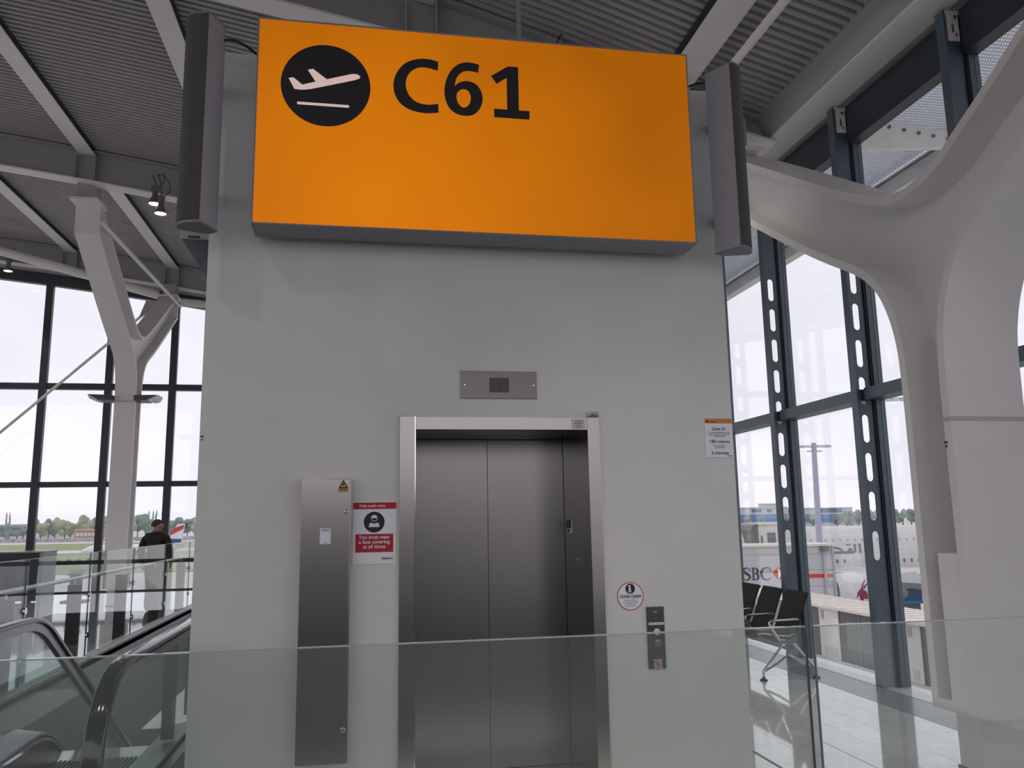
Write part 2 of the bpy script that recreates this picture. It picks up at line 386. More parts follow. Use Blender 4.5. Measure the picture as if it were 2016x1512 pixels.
# ------------------------------------------------------------------ end window wall (far)
FY = 22.9
win2 = struct('window_2', (-6.71, FY, 0), 'tall far window wall of dark mullions')
MX = [-6.71+1.6*k for k in range(-10, 8)]
head = lambda x: zr(x)-.02
for i, x in enumerate(MX):
    obj('mullion', B().box(x-.09, x+.09, FY-.14, FY-.02, 0, head(x)-.1).box(x-.05, x+.05, FY-.02, FY+.06, 0, head(x)-.1), anthe, win2)
    if i+1 < len(MX):
        x1 = MX[i+1]
        for z0, z1 in ((5.21, 5.37), (2.66, 2.80), (.70, .80), (0, .03)):
            obj('transom', B().box(x+.09, x1-.09, FY-.12, FY+.06, z0, z1), anthe, win2)
        b = B(); b.loops([[(q, FY-.13, head(q)-.30), (q, FY+.06, head(q)-.30), (q, FY+.06, head(q)), (q, FY-.13, head(q))] for q in (x-.09, x1-.09)]); obj('head_rail', b, anthe, win2)
        for z0, z1 in ((.03, .70), (.80, 2.66), (2.80, 5.21)):
            obj('pane', B().box(x+.05, x1-.05, FY+.01, FY+.022, z0, z1), glassw, win2)
        b = B(); b.loops([[(q, FY+.01, 5.37), (q, FY+.022, 5.37), (q, FY+.022, head(q)-.3), (q, FY+.01, head(q)-.3)] for q in (x+.05, x1-.05)]); obj('pane', b, glassw, win2)
dotw = mat('frosted_white_dot', (.75, .78, .78), .6); dotd = mat('dark_grey_dot', (.10, .12, .13), .6)
for k in range(14):
    x = -8.58+.235*k
    obj('marker_dot', B().lathe([(.058, 0), (.058, .004)], (x, FY-.002, .76+.004*k), (0,-1,0), 14), dotw if k % 2 == 0 else dotd, win2)
# gable infill above the far window wall and side of the roof
b = B(); b.loops([[(x, 22.52, zr(x)-.02), (x, 22.96, zr(x)-.02), (x, 22.96, zd(x)+.2), (x, 22.52, zd(x)+.2)] for x in xs+[5.2]]); s = obj('trim_4', b, ribm); tag(s, 'grey upstand above the far window wall', kind='structure')
# ------------------------------------------------------------------ steel tree columns
HALF_LOW = [(.226,.36),(.226,2.40),(.234,2.78),(.27,2.97),(.32,3.12),(.41,3.30),(.61,3.49),(1.07,3.74),(1.56,4.04),(2.31,4.53),(3.30,5.16)]
HALF_UP = [(3.30,5.80),(2.24,5.17),(.9,4.33),(.52,4.13),(.35,4.03),(.19,3.98),(0,3.955)]
def soften(l):
    for _ in range(2):
        o = [l[0]]
        for i in range(len(l)-1):
            p, q = l[i], l[i+1]
            if i > 0: o.append((p[0]*.75+q[0]*.25, p[1]*.75+q[1]*.25))
            if i < len(l)-2: o.append((p[0]*.25+q[0]*.75, p[1]*.25+q[1]*.75))
        o.append(l[-1]); l = o
    return l
HALF_LOW = [HALF_LOW[0]]+soften(HALF_LOW[1:]); HALF_UP = soften(HALF_UP)
def tree_outline(yc, dz):
    far = [(yc+d, z+dz) for d, z in HALF_LOW]; far[0] = (far[0][0], .36)
    upf = [(yc+d, z+dz) for d, z in HALF_UP]
    upn = [(yc-d, z+dz) for d, z in reversed(HALF_UP[:-1])]
    nr = [(yc-d, z+dz) for d, z in reversed(HALF_LOW)]; nr[-1] = (nr[-1][0], .36)
    return far+upf+upn+nr          # counter-clockwise in (Y,Z)
def inset(l, d):
    n = len(l); out = []
    for i in range(n):
        a, p, c = Vector(l[i-1]), Vector(l[i]), Vector(l[(i+1) % n])
        e1 = (p-a).normalized(); e2 = (c-p).normalized()
        n1 = Vector((-e1.y, e1.x)); n2 = Vector((-e2.y, e2.x)); k = (n1+n2); k = k/max(.35, (1+n1.dot(n2)))
        q = p+k*d; out.append((q.x, q.y))
    return out
def smooth_loop(l, keep=()):
    return l
def tree(x0, x1, yc, dz, label, sign):
    t = thing('tree_column', label, 'column', ((x0+x1)/2, yc, 0), 'branching steel columns')
    L = tree_outline(yc, dz); I = inset(L, .065)
    # flange ring (full width) built as quads
    b = B(); n = len(L)
    vs = [(x0,)+p for p in L]+[(x1,)+p for p in L]+[(x0,)+p for p in I]+[(x1,)+p for p in I]; fs = []
    for i in range(n):
        j = (i+1) % n
        fs += [(i, j, n+j, n+i), (2*n+i, 3*n+i, 3*n+j, 2*n+j), (i, 2*n+i, 2*n+j, j), (n+i, n+j, 3*n+j, 3*n+i)]
    b.add(vs, fs); obj('flange', b, steelwhite, t, smooth=24)
    # recessed web
    b = B(); b.plate([I], (((x0+x1)/2-.03, 0, 0), (0,1,0), (0,0,1), (-1,0,0)), .06); obj('web', b, steelwhite, t)
    obj('core', B().box(x0+.06, x1-.06, yc-.13, yc+.09, 0, .40), steelwhite, t, bevel=.01)
    obj('base_plate', B().box(x0+.05, x1-.05, yc-.14, yc+.10, 0, .02), framegrey, t)
    for sgn in (-1, 1):
        ya = yc+sgn*3.30; za = 5.16+dz
        xm = (x0+x1)/2
        h = zr(xm)
        obj('head_plate', B().box(x0-.03, x1+.03, ya-.28, ya+.28, za+.55, za+.60), steelwhite, t)
        if h-.0 > za+.6: obj('head_block', B().box(xm-.16, xm+.16, ya-.17, ya+.17, za+.60, h-.002+.02), ribm, t)
    obj('seam_band', B().box(x0-.003, x1+.003, yc-.23, yc-.155, 2.245, 2.275) if dz < 1 else B().box(x0-.003, x1+.003, yc-.23, yc-.155, 4.3, 4.33), mat('rough_joint_tape', (.60,.58,.57), .8, bump=.6, bscale=200), t)
    return t
T1 = tree(3.80, 4.37, 4.98, 0, 'huge white branching steel column beside the side window wall', 1)
obj('lower_casing', B().box(3.805, 4.0, 4.825, 5.02, .362, 1.38), steelwhite, T1, bevel=.008)
obj('id_mark', B().box(3.797, 3.80, 4.80, 4.83, 2.10, 2.115).box(3.797, 3.80, 4.805, 4.825, 2.075, 2.09), ink, T1)
T2 = tree(-5.36, -4.93, 18.9, 1.86, 'tall white Y-shaped column by the far window wall', 1)
# struts and ties
def rod(name, a, b_, r, label, m=steelwhite, cat='rod'):
    o = obj(name, B().tube([a, b_], r, 12), m, loc=a, smooth=True); return tag(o, label, cat)
rod('tie_tube', (3.73, 1.6, 6.30), (3.73, 8.40, 6.30), .045, 'pale tube running under the roof above the grey loudspeaker near the side glazing')
rod('tie_tube', (-4.86, 15.5, 7.20), (-4.86, 22.1, 7.35), .045, 'thin pale tube linking the two arm heads of the Y-shaped column')
rod('strut_tube', (-5.40, 22.05, 7.62), (-14, 20.8, 9.7), .12, 'round pale strut rising leftward from the far arm of the Y-shaped column')
rod('strut_tube', (-4.8, 21.9, 7.42), (1.5, 21.9, 6.9), .10, 'round pale strut leading from the Y-shaped column behind the lift shaft')
rod('bracing_rod', (-5.45, 22.27, 7.5), (-12.2, 22.27, .9), .035, 'thin diagonal bracing rod in front of the far window wall')
obj_ = obj('gusset_plate', B().plate([[(-5.05, 7.55), (-5.75, 7.5), (-5.9, 7.05), (-5.6, 7.2), (-5.3, 7.35)]], XZ(22.20), .02), ribm, loc=(-5.4, 22.1, 7.3)); tag(obj_, 'grey gusset plate where the bracing rod meets the column head', 'plate')

# collar lamp on the Y-shaped column
t = thing('column_uplight', 'wing-shaped dark uplight clasped around the Y-shaped column', 'lamp', (-5.14, 18.9, 4.33))
for sx in (-1, 1):
    cxm = -5.145; b = B()
    l = [(cxm+sx*.22, 4.43), (cxm+sx*.70, 4.44), (cxm+sx*.60, 4.36), (cxm+sx*.46, 4.32), (cxm+sx*.22, 4.32)]
    if sx < 0: l = l[::-1]
    obj('wing', b.plate([l[::-1]], XZ(18.5), .5), mat('dark_lamp_metal', (.05,.055,.065), .4), t)
    l2 = [(cxm+sx*.50, 4.325), (cxm+sx*.71, 4.442), (cxm+sx*.66, 4.34), (cxm+sx*.56, 4.315)]
    obj('diffuser', B().plate([l2 if sx > 0 else l2[::-1]], XZ(18.49), .48), mat('lamp_glass_rim', (.75,.78,.8), .2), t)

# spotlights
lampglow = mat('warm_lamp_glow', (1,.95,.85), .4, emit=(1,.86,.70), estr=14)
lampb = mat('grey_lamp_body', (.16,.155,.155), .45)
def spot(x, y, z, label, top, en=120, sz=1.2, aim=None):
    t = thing('spotlight', label, 'lamp', (x, y, z), 'ceiling spotlights')
    obj('lamp_shade', B().lathe([(.105, 0), (.115, .005), (.10, .05), (.055, .15), (.045, .24), (.045, .30), (.0, .30)], (x, y, z), (0,0,1), 18, cap=False), lampb, t, smooth=True)
    obj('lens', B().lathe([(.0, .03), (.095, .012)], (x, y, z), (0,0,1), 18, cap=False), lampglow, t)
    b = B().tube([(x, y, z+.3), (x, y, z+.42), (x-.08, y+.06, top)], .02, 8); b.box(x-.06, x+.06, y-.04, y+.04, z+.24, z+.34); obj('bracket', b, lampb, t)
    obj('cable', B().tube([(x+.03, y, z+.3), (x+.15, y, z+.45), (x+.12, y+.03, z+.6), (x, y+.05, top)], .008, 6), black, t)
    li = bpy.data.lights.new('spot_bulb', 'SPOT'); li.energy = en; li.spot_size = sz; li.color = (1,.93,.86); li.shadow_soft_size = .08
    lo = bpy.data.objects.new('spot_bulb', li); COL.objects.link(lo); lo.parent = t; lo.location = (0, 0, -.01)
    if aim: lo.rotation_euler = (Vector(aim)-Vector((x, y, z))).to_track_quat('-Z', 'Y').to_euler(); li.spot_blend = 1.0; li.shadow_soft_size = .1
spot(-3.85, 15.06, 7.44, 'lit bell-shaped spotlight hanging higher of the pair', zr(-3.85)+.3)
spot(-3.70, 14.9, 7.20, 'lit bell-shaped spotlight hanging lower of the pair', zr(-3.7)+.3)
spot(-9.05, 22.0, 8.12, 'lit bell-shaped spotlight above the far window wall', zr(-9.05)+.3)

for x, nm, en, aim in ((-8, 'sixth', 160, (-7, 14, 0)), (-5.8, 'fifth', 160, (-4.6, 12, 0)), (-3.6, 'fourth', 120, (-2.2, 6.0, 0)), (-1.4, 'third', 80, (-.1, 4.75, 0)), (.8, 'second', 270, (2.0, 4.8, 0)), (2.9, 'first', 40, (3.8, 7.8, 0))):  # added out-of-view fill lamps brightening the floor and lower wall
    spot(x, 1.2, zr(x)-.2, 'added bell-shaped fill spotlight on the unseen rib above the viewer, %s from the side glazing' % nm, zr(x)+.3, en, 0.5 if nm == 'first' else .7 if nm in ('second', 'third') else 1.1, aim)

spot(2.0, 8.15, zr(2.0)-.15, 'added fill spotlight hidden on the rib behind the gate sign, nearer the sign middle', zr(2.0)+.2, 150, 1.3, (3.7, 8.6, 0))  # added fill lamp hidden by the sign, brightens the floor beside the shaft
spot(2.6, 8.15, zr(2.6)-.15, 'added fill spotlight hidden on the rib behind the blank end of the gate sign', zr(2.6)+.2, 150, 1.3, (3.9, 7.2, 0))  # second added fill lamp, also out of sight behind the sign

# ------------------------------------------------------------------ glazed canopy outside the side window wall
cw = mat('off_white_outdoor_steel', (.82, .82, .80), .5, noise=.05, nscale=4)
cs = mat('pale_blue_louvre_metal', (.66, .70, .76), .4)
t = thing('louvre_canopy', 'white framed louvre canopy outside the side window wall', 'canopy', (6.4, 9, 6.1))
zc = lambda x: 6.15+.03*(x-5.5)
b = B().box(7.42, 7.60, -6, 26, 6.19, 6.40).box(7.38, 7.46, -6, 26, 6.38, 6.44); obj('fascia_beam', b, cw, t)
b = B().box(5.6, 5.72, -6, 26, 6.35, 6.55); obj('inner_beam', b, cw, t)
for Y in RIBY+[-5.4, 4.95, 11.9, 18.9, 25.8]:
    big = Y in RIBY
    l = [(5.32, 5.98), (7.42, 6.16), (7.42, 6.32), (5.32, 6.58)] if big else [(5.32, 6.18), (7.42, 6.24), (7.42, 6.34), (5.32, 6.40)]
    A = obj('bracket_arm', B().plate([l], XZ(Y-.04), .08), cw, t)
    if big:
        for q in range(9): obj('bolt', B().lathe([(.022, 0), (.022, .02)], (5.5+.2*q, Y-.04, 6.44-.025*q), (0,-1,0), 8), lampb, A)
obj('inner_plate', B().box(5.32, 5.86, -6, 26, 6.46, 6.48), cw, t); obj('inner_plate', B().box(5.90, 6.15, -6, 26, 6.46, 6.48), cw, t)
b = B()
for i in range(40): b.box(6.17+.031*i, 6.17+.031*i+.014, -6, 26, 6.47, 6.478)
sl = obj('louvre_blade', b, cs, t); sl['kind'] = 'stuff'
b = B()
for i in range(540): b.box(6.15, 7.42, -5.9+.059*i, -5.88+.059*i, 6.455, 6.47)
sl = obj('louvre_wire', b, cs, t); sl['kind'] = 'stuff'
obj('service_pipe', B().tube([(7.3, -6, 6.34), (7.3, 26, 6.34)], .02, 8), lampb, t)
EYE_SCALE[0] = (.88, .198)
# ------------------------------------------------------------------ gate sign
SY = 5.45; SX0, SX1, SZ0, SZ1 = -.768, 2.392, 3.657, 5.157
t = thing('gate_sign', 'large glowing orange gate sign reading C61', 'sign', ((SX0+SX1)/2, 5.6, SZ0))
b = B(); e = .012
b.box(SX0-e, SX0, SY, 5.72, SZ0-e, SZ1+e).box(SX1, SX1+e, SY, 5.72, SZ0-e, SZ1+e).box(SX0, SX1, SY, 5.72, SZ0-e, SZ0).box(SX0, SX1, SY, 5.72, SZ1, SZ1+e).box(SX0, SX1, 5.70, 5.72, SZ0, SZ1)
obj('housing', b, framegrey, t, bevel=.003)
om = bpy.data.materials.new('backlit_orange_acrylic'); om.use_nodes = True
n_ = om.node_tree; bs = n_.nodes['Principled BSDF']; bs.inputs['Base Color'].default_value = (.10, .03, .0, 1); bs.inputs['Roughness'].default_value = .5; bs.inputs['Specular IOR Level'].default_value = .25
bs.inputs['Emission Color'].default_value = (1.0, .27, .0, 1)
# uneven light from the tubes behind the acrylic: strongest at the lower left middle
tcn = n_.nodes.new('ShaderNodeTexCoord'); nzn = n_.nodes.new('ShaderNodeTexNoise'); nzn.inputs['Scale'].default_value = 1.3; nzn.inputs['Detail'].default_value = 1
gm = n_.nodes.new('ShaderNodeMapping'); gm.inputs['Location'].default_value = (.36, 0, -.10); gm.inputs['Scale'].default_value = (.55, 0, .62)
gd = n_.nodes.new('ShaderNodeTexGradient'); gd.gradient_type = 'SPHERICAL'
mr = n_.nodes.new('ShaderNodeMapRange'); mr.inputs[1].default_value = .0; mr.inputs[2].default_value = 1.0; mr.inputs[3].default_value = .245; mr.inputs[4].default_value = .50
mx_ = n_.nodes.new('ShaderNodeMath'); mx_.operation = 'MULTIPLY_ADD'; mx_.inputs[1].default_value = .12; 
n_.links.new(tcn.outputs['Object'], nzn.inputs['Vector']); n_.links.new(tcn.outputs['Object'], gm.inputs[0]); n_.links.new(gm.outputs[0], gd.inputs[0])
n_.links.new(gd.outputs['Fac'], mr.inputs[0]); n_.links.new(nzn.outputs['Fac'], mx_.inputs[0]); n_.links.new(mr.outputs[0], mx_.inputs[2]); n_.links.new(mx_.outputs[0], bs.inputs['Emission Strength'])
face = obj('sign_face', B().box(SX0, SX1, SY+.004, SY+.012, SZ0, SZ1), om, t)
yy = SY+.0035
GC = [(.486,4.937),(.426,4.953),(.353,4.952),(.281,4.93),(.223,4.887),(.181,4.821),(.160,4.737),(.171,4.66),(.203,4.601),(.254,4.559),(.318,4.536),(.39,4.529),(.44,4.533),(.487,4.542),(.484,4.611),(.44,4.599),(.39,4.596),(.332,4.607),(.289,4.639),(.26,4.687),(.25,4.737),(.256,4.792),(.285,4.845),(.332,4.877),(.375,4.886),(.426,4.881),(.481,4.866)]
G6 = [(.785,4.941),(.735,4.952),(.683,4.953),(.624,4.931),(.572,4.874),(.54,4.8),(.526,4.721),(.535,4.643),(.563,4.579),(.614,4.54),(.68,4.528),(.739,4.541),(.783,4.584),(.807,4.641),(.809,4.696),(.792,4.75),(.756,4.791),(.704,4.806),(.66,4.8),(.627,4.782),(.604,4.758),(.61,4.798),(.623,4.835),(.653,4.869),(.69,4.885),(.734,4.884),(.777,4.876)]
H6 = [(.659,4.741),(.696,4.734),(.718,4.705),(.723,4.666),(.71,4.621),(.68,4.593),(.651,4.597),(.626,4.627),(.614,4.673),(.623,4.713)]
G1 = [(.872,4.86),(.997,4.946),(1.075,4.948),(1.075,4.604),(1.154,4.605),(1.154,4.537),(.891,4.537),(.891,4.604),(.988,4.604),(.988,4.855),(.911,4.8)]
def chaikin(l, corners=(), it=2):
    for _ in range(it):
        o = []; nc = set()
        for i in range(len(l)):
            p, q = l[i], l[(i+1) % len(l)]
            if i in corners: nc.add(len(o)); o.append(p)
            else: o.append((p[0]*.75+q[0]*.25, p[1]*.75+q[1]*.25)) if True else None
            j = (i+1) % len(l)
            if j not in corners: o.append((p[0]*.25+q[0]*.75, p[1]*.25+q[1]*.75))
        l = o; corners = nc
    return l
sprite('letter_c', [chaikin(GC, {0, 13, 14, 26})], yy, ink, t)
sprite('digit_six', [chaikin(G6, {0, 20, 26}), chaikin(H6)], yy, ink, t)
sprite('digit_one', [G1], yy, ink, t)
disc = sprite('pictogram_disc', [circ(-.306, 4.687, .3085, 64)], yy, ink, t)
picto = mat('backlit_white_pictogram', (.8,.7,.66), .4, emit=(1,.70,.60), estr=.32)
PL = [(-.562,4.722),(-.529,4.729),(-.468,4.679),(-.378,4.709),(-.433,4.795),(-.397,4.805),(-.301,4.733),(-.127,4.789),(-.10,4.790),(-.082,4.785),(-.068,4.772),(-.076,4.757),(-.112,4.741),(-.403,4.652),(-.44,4.644),(-.48,4.640),(-.52,4.642)]
obj('aeroplane_symbol', B().plate([PL], XZ(yy-.001), .0004), picto, disc)
obj('runway_line', B().plate([rect(-.499, -.1445, 4.529, 4.549)], XZ(yy-.001), .0004), picto, disc)

# ------------------------------------------------------------------ column loudspeakers beside the sign
def speaker(plan, label, gi, zz=(3.6, 5.10)):
    c = (sum(p[0] for p in plan)/len(plan), sum(p[1] for p in plan)/len(plan))
    t = thing('column_loudspeaker', label, 'loudspeaker', (c[0], c[1], zz[0]), 'tall loudspeakers flanking the sign')
    body = plan
    b = B().loops([[(x, y, z) for x, y in body] for z in zz]); obj('housing', b, spk, t, smooth=30)
    # perforated grille over the rounded front
    fr = [plan[i] for i in gi]; out = []
    for x, y in fr: v = Vector((x-c[0], y-c[1])).normalized()*.004; out.append((x+v.x, y+v.y))
    inn = [(c[0]+(x-c[0])*.97, c[1]+(y-c[1])*.97) for x, y in reversed(fr)]
    b = B().loops([[(x, y, z) for x, y in out+inn] for z in (zz[0]+.012, zz[1]-.012)]); obj('grille', b, spkg, t, smooth=50)
    for z in zz:
        obj('end_cap', B().loops([[(c[0]+(x-c[0])*1.015, c[1]+(y-c[1])*1.015, z+q) for x, y in plan] for q in (-.006, .006)]), mat('grey_loudspeaker_cap', (.20,.205,.215), .5), t)
    for z in (zz[0]+.16, (zz[0]+zz[1])/2, zz[1]-.12):
        obj('screw', B().sphere((plan[gi[-1]][0], plan[gi[-1]][1]-.002, z), .005, 6, 4), black, t)
    obj('wall_bracket', B().box(c[0]-.05, c[0]+.05, c[1]+.06, 5.798, zz[0]+.3, zz[0]+.38).box(c[0]-.05, c[0]+.05, c[1]+.06, 5.798, zz[1]-.38, zz[1]-.3), spk, t)
    return t
PLAN_L = [(-1.005,5.515),(-1.063,5.557),(-1.162,5.532),(-1.236,5.495),(-1.249,5.468),(-1.247,5.435),(-1.235,5.405),(-1.213,5.378),(-1.19,5.361),(-1.15,5.346),(-1.11,5.337),(-1.086,5.333),(-1.021,5.461)]
speaker(PLAN_L, 'tall slate-grey loudspeaker beside the aeroplane end of the gate sign', [4,5,6,7,8,9,10,11], (3.6, 5.10))
PLAN_R = [(2.577,5.527),(2.600,5.500),(2.694,5.343),(2.725,5.346),(2.759,5.360),(2.792,5.388),(2.819,5.423),(2.835,5.455),(2.840,5.48),(2.836,5.50),(2.822,5.513),(2.649,5.557)]
speaker(PLAN_R, 'tall slate-grey loudspeaker between the gate sign and the side glazing', [2,3,4,5,6,7,8,9][::-1], (3.6, 5.07))
def cable(pts, label, r=.009):
    o = obj('cable', B().tube(pts, r, 8), black, loc=pts[0], smooth=True); return tag(o, label, 'cable')
def bez(a, b_, c, d, n=14):
    a, b_, c, d = map(Vector, (a, b_, c, d)); return [a*(1-u)**3+b_*3*u*(1-u)**2+c*3*u*u*(1-u)+d*u**3 for u in [i/n for i in range(n+1)]]
cable(bez((-1.03,5.5,4.985), (-.93,5.52,5.06), (-.84,5.58,4.98), (-.789,5.62,4.97)), 'black cable looping from the loudspeaker to the aeroplane end of the sign')
cable(bez((2.60,5.53,4.985), (2.54,5.56,5.02), (2.47,5.6,4.99), (2.409,5.62,4.965)), 'black cable looping from the loudspeaker to the blank end of the sign')
cable(bez((1.17,5.70,5.182), (1.18,5.66,5.27), (1.25,5.66,5.28), (1.25,5.66,5.182)), 'short black cable curling over the top edge of the sign', .012)
o = obj('sign_hanger', B().box(1.115, 1.145, 5.66, 5.69, 5.168, 7.1), framegrey, loc=(1.13, 5.67, 5.168)); tag(o, 'dark hanger post rising from the top of the sign', 'bracket')
# housing on the side of the shaft under the loudspeaker
t = thing('side_housing', 'dark grey tapering housing on the shaft side below the loudspeaker', 'housing', (-1.22, 5.9, 3.3))
obj('box', B().box(-1.315, -1.112, 5.86, 6.3, 3.655, 3.80), spk, t, bevel=.004)
b = B(); b.loops([[(-1.30, y, 3.655), (-1.112, y, 3.655), (-1.112, y, 3.36)] for y in (5.87, 6.28)]); obj('tapered_base', b, mat('blue_grey_housing', (.085,.10,.115), .5), t)
obj('slot', B().box(-1.26, -1.18, 5.855, 5.862, 3.665, 3.68), black, t)

# ------------------------------------------------------------------ lift entrance
d = struct('door_1', (.975, 5.8, 0), 'brushed steel lift entrance')
FYF = 5.775
obj('jamb', B().box(.237, .345, FYF, 6.56, ZF, 2.386), stainless, d, bevel=.003)
obj('jamb_edge', B().box(.341, .350, FYF-.004, FYF+.004, ZF, 2.386), chrome, d)
obj('jamb', B().box(1.606, 1.699, FYF, 6.56, ZF, 2.386), stainless, d, bevel=.003)
obj('header', B().box(.350, 1.606, FYF+.003, 6.56, 2.289, 2.384), stainless, d, bevel=.003)
hp = obj('rating_plate', B().box(1.489, 1.587, FYF-.001, FYF+.003, 2.298, 2.370), stainlessd, d)
for k, wt in enumerate((.05, .065, .03, .05)): obj('engraved_line', B().box(1.538-wt/2, 1.538+wt/2, FYF-.0016, FYF-.001, 2.355-.014*k-.004, 2.355-.014*k), black, hp)
obj('door_leaf', B().box(.345, .965, 6.50, 6.54, ZF+.01, 2.287), stainlessd, d, bevel=.002)
obj('door_leaf', B().box(.968, 1.606, 6.512, 6.552, ZF+.01, 2.287), stainlessd, d, bevel=.002)
obj('return_edge', B().box(1.594, 1.606, 6.47, 6.50, ZF+.01, 2.287), stainlessd, d)
obj('threshold', B().box(.345, 1.606, 5.8, 6.5, ZF-.002, ZF+.008), stainless, d)
pn = obj('notice', B().box(1.6035, 1.606, 6.33, 6.515, 1.535, 1.64), white, d); obj('notice_band', B().box(1.6028, 1.6035, 6.33, 6.515, 1.575, 1.64), bluep, pn); obj('notice_print', B().box(1.6028, 1.6035, 6.40, 6.45, 1.543, 1.567), ink, pn)
tapem = mat('greyed_tape_residue', (.42,.42,.40), .6)
def onret(l, nm): obj(nm, B().plate([l], ((1.6045, 0, 0), (0,-1,0), (0,0,1), (-1,0,0)), .001), tapem, d)
onret([(-6.20,1.705),(-6.06,1.705),(-6.05,1.725),(-6.10,1.735),(-6.12,1.72),(-6.20,1.715)], 'tape_scrap')
onret([(-6.22,1.335),(-6.10,1.325),(-6.09,1.352),(-6.22,1.358)], 'tape_scrap')
st = obj('status_beacon', B().box(1.611, 1.697, 5.755, 5.80, 2.388, 2.428), mat('pale_beacon_plastic', (.55,.56,.6), .4), loc=(1.65, 5.78, 2.388), bevel=.008); tag(st, 'small pale labelled unit on top of the lift frame corner', 'sensor')
obj('lettering', textmesh('LIFT 2', ((1.654, 5.7548, 2.408), (1,0,0), (0,0,1), (0,-1,0)), .012, .05, bold=.02), ink, st)
obj('dark_print', B().box(1.625, 1.655, 5.7542, 5.7548, 2.394, 2.402).box(1.663, 1.68, 5.7542, 5.7548, 2.394, 2.402), ink, st)

t = thing('floor_indicator', 'brushed steel floor indicator plate with dark display above the lift', 'indicator', (.954, 5.8, 2.519))
obj('plate', B().box(.671, 1.236, 5.793, 5.80, 2.519, 2.722), stainlessk, t, bevel=.002)
dsp = obj('display', B().box(.883, 1.028, 5.7905, 5.793, 2.566, 2.673), mat('dark_display_glass', (.006,.008,.012), .12), t)
obj('digit', textmesh('2', ((.955, 5.7902, 2.588), (1,0,0), (0,0,1), (0,-1,0)), .085, None), mat('dim_grey_digit', (.05,.055,.065), .4), dsp)
for x in (.702, 1.210): obj('screw', B().lathe([(.006,0),(.005,.003)], (x, 5.793, 2.62), (0,-1,0), 10), chrome, t)

# ------------------------------------------------------------------ things on the lift wall
t = thing('control_cabinet', 'narrow stainless steel cabinet standing against the lift wall', 'cabinet', (-.26, 5.75, .09))
CY = 5.70; k = CY/5.8
cx0, cx1, cz0, cz1 = -.429*k, -.093*k, .11, 1.65+.301*k
obj('body', B().box(cx0, cx1, CY+.006, 5.80, cz0, cz1), stainless, t, bevel=.003)
dr = obj('door', B().box(cx0+.001, cx1-.008, CY, CY+.006, cz0+.004, cz1-.006), stainless, t, bevel=.002)
for z in (1.722, .32): obj('lock', B().lathe([(.016,0),(.016,.004),(.011,.006),(.011,.003),(.0,.003)], (-.124*k, CY, z), (0,-1,0), 16, cap=False).lathe([(.006,.003),(.006,.008)], (-.124*k, CY, z), (0,-1,0), 6), chrome, dr)
dg = sprite('hazard_label', [[(-.183*k,1.852),(-.111*k,1.852),(-.111*k,1.876),(-.147*k,1.938),(-.183*k,1.876)]], CY-.0006, yellow, dr)
obj('warning_triangle', B().plate([[(-.181*k,1.878),(-.113*k,1.878),(-.147*k,1.937)], [(-.168*k,1.886),(-.126*k,1.886),(-.147*k,1.923)][::-1]], XZ(CY-.0012), .0005), ink, dg)
obj('lightning_bolt', B().plate([[(-.150*k,1.915),(-.143*k,1.915),(-.147*k,1.905),(-.141*k,1.905),(-.148*k,1.889),(-.147*k,1.900),(-.153*k,1.900)]], XZ(CY-.0012), .0005), ink, dg)
wtext('DANGER', -.147*k, CY-.0012, 1.8655, .012, ink, dr, width=.056)
wtext('415 VOLTS', -.147*k, CY-.0012, 1.856, .0085, ink, dr, width=.046, bold=.0)
ql = sprite('paper_label', [rect(-.299*k, -.226*k, 1.508, 1.612)], CY-.0006, white, dr)
for z, wt in ((1.604,.058),(1.597,.046),(1.514,.02)): obj('small_print', B().box(-.262*k-wt/2, -.262*k+wt/2, CY-.0011, CY-.0006, z-.003, z), ink, ql)

NY = 5.795
t = thing('mask_notice', 'white and red notice about face coverings left of the lift', 'notice', (.07, 5.8, 1.366))
obj('board', B().box(-.079, .2165, NY, 5.80, 1.364, 1.782), white, t)
yy = NY-.0006
sprite('red_header', [rect(-.079, .2165, 1.737, 1.782)], yy, red, t)
sprite('alert_dot', [circ(-.052, 1.758, .011, 20)], yy-.0006, ink, t)
wtext('!', -.052, yy-.0014, 1.7515, .018, white, t, bold=.01)
wtext('Public health notice', -.036, yy-.0008, 1.7515, .025, white, t, width=.175, align='LEFT', bold=.012)
dsc = sprite('symbol_disc', [circ(.066, 1.648, .071, 48)], yy, ink, t)
sprite('head', [circ(.066, 1.6745, .0225, 28)], yy-.0006, white, dsc)
sprite('face_mask', [[(.045,1.676),(.066,1.6735),(.087,1.676),(.084,1.668),(.078,1.6585),(.066,1.6555),(.054,1.6585),(.048,1.668)]], yy-.0012, ink, dsc)
sprite('shoulders', [[(.028,1.614),(.104,1.614),(.096,1.641),(.086,1.6445),(.079,1.640),(.066,1.637),(.053,1.640),(.046,1.6445),(.036,1.641)]], yy-.0006, white, dsc)
sprite('red_panel', [rect(-.0605, .197, 1.4435, 1.567)], yy, red, t)
for z, s_, wt in ((1.5345,'You must wear',.213),(1.5025,'a face covering',.211),(1.4705,'at all times',.152)): wtext(s_, .068, yy-.0008, z, .036, white, t, width=wt, bold=.012)
wtext('Heathrow', .157, yy-.0002, 1.395, .020, ink, t, width=.077, bold=.03)

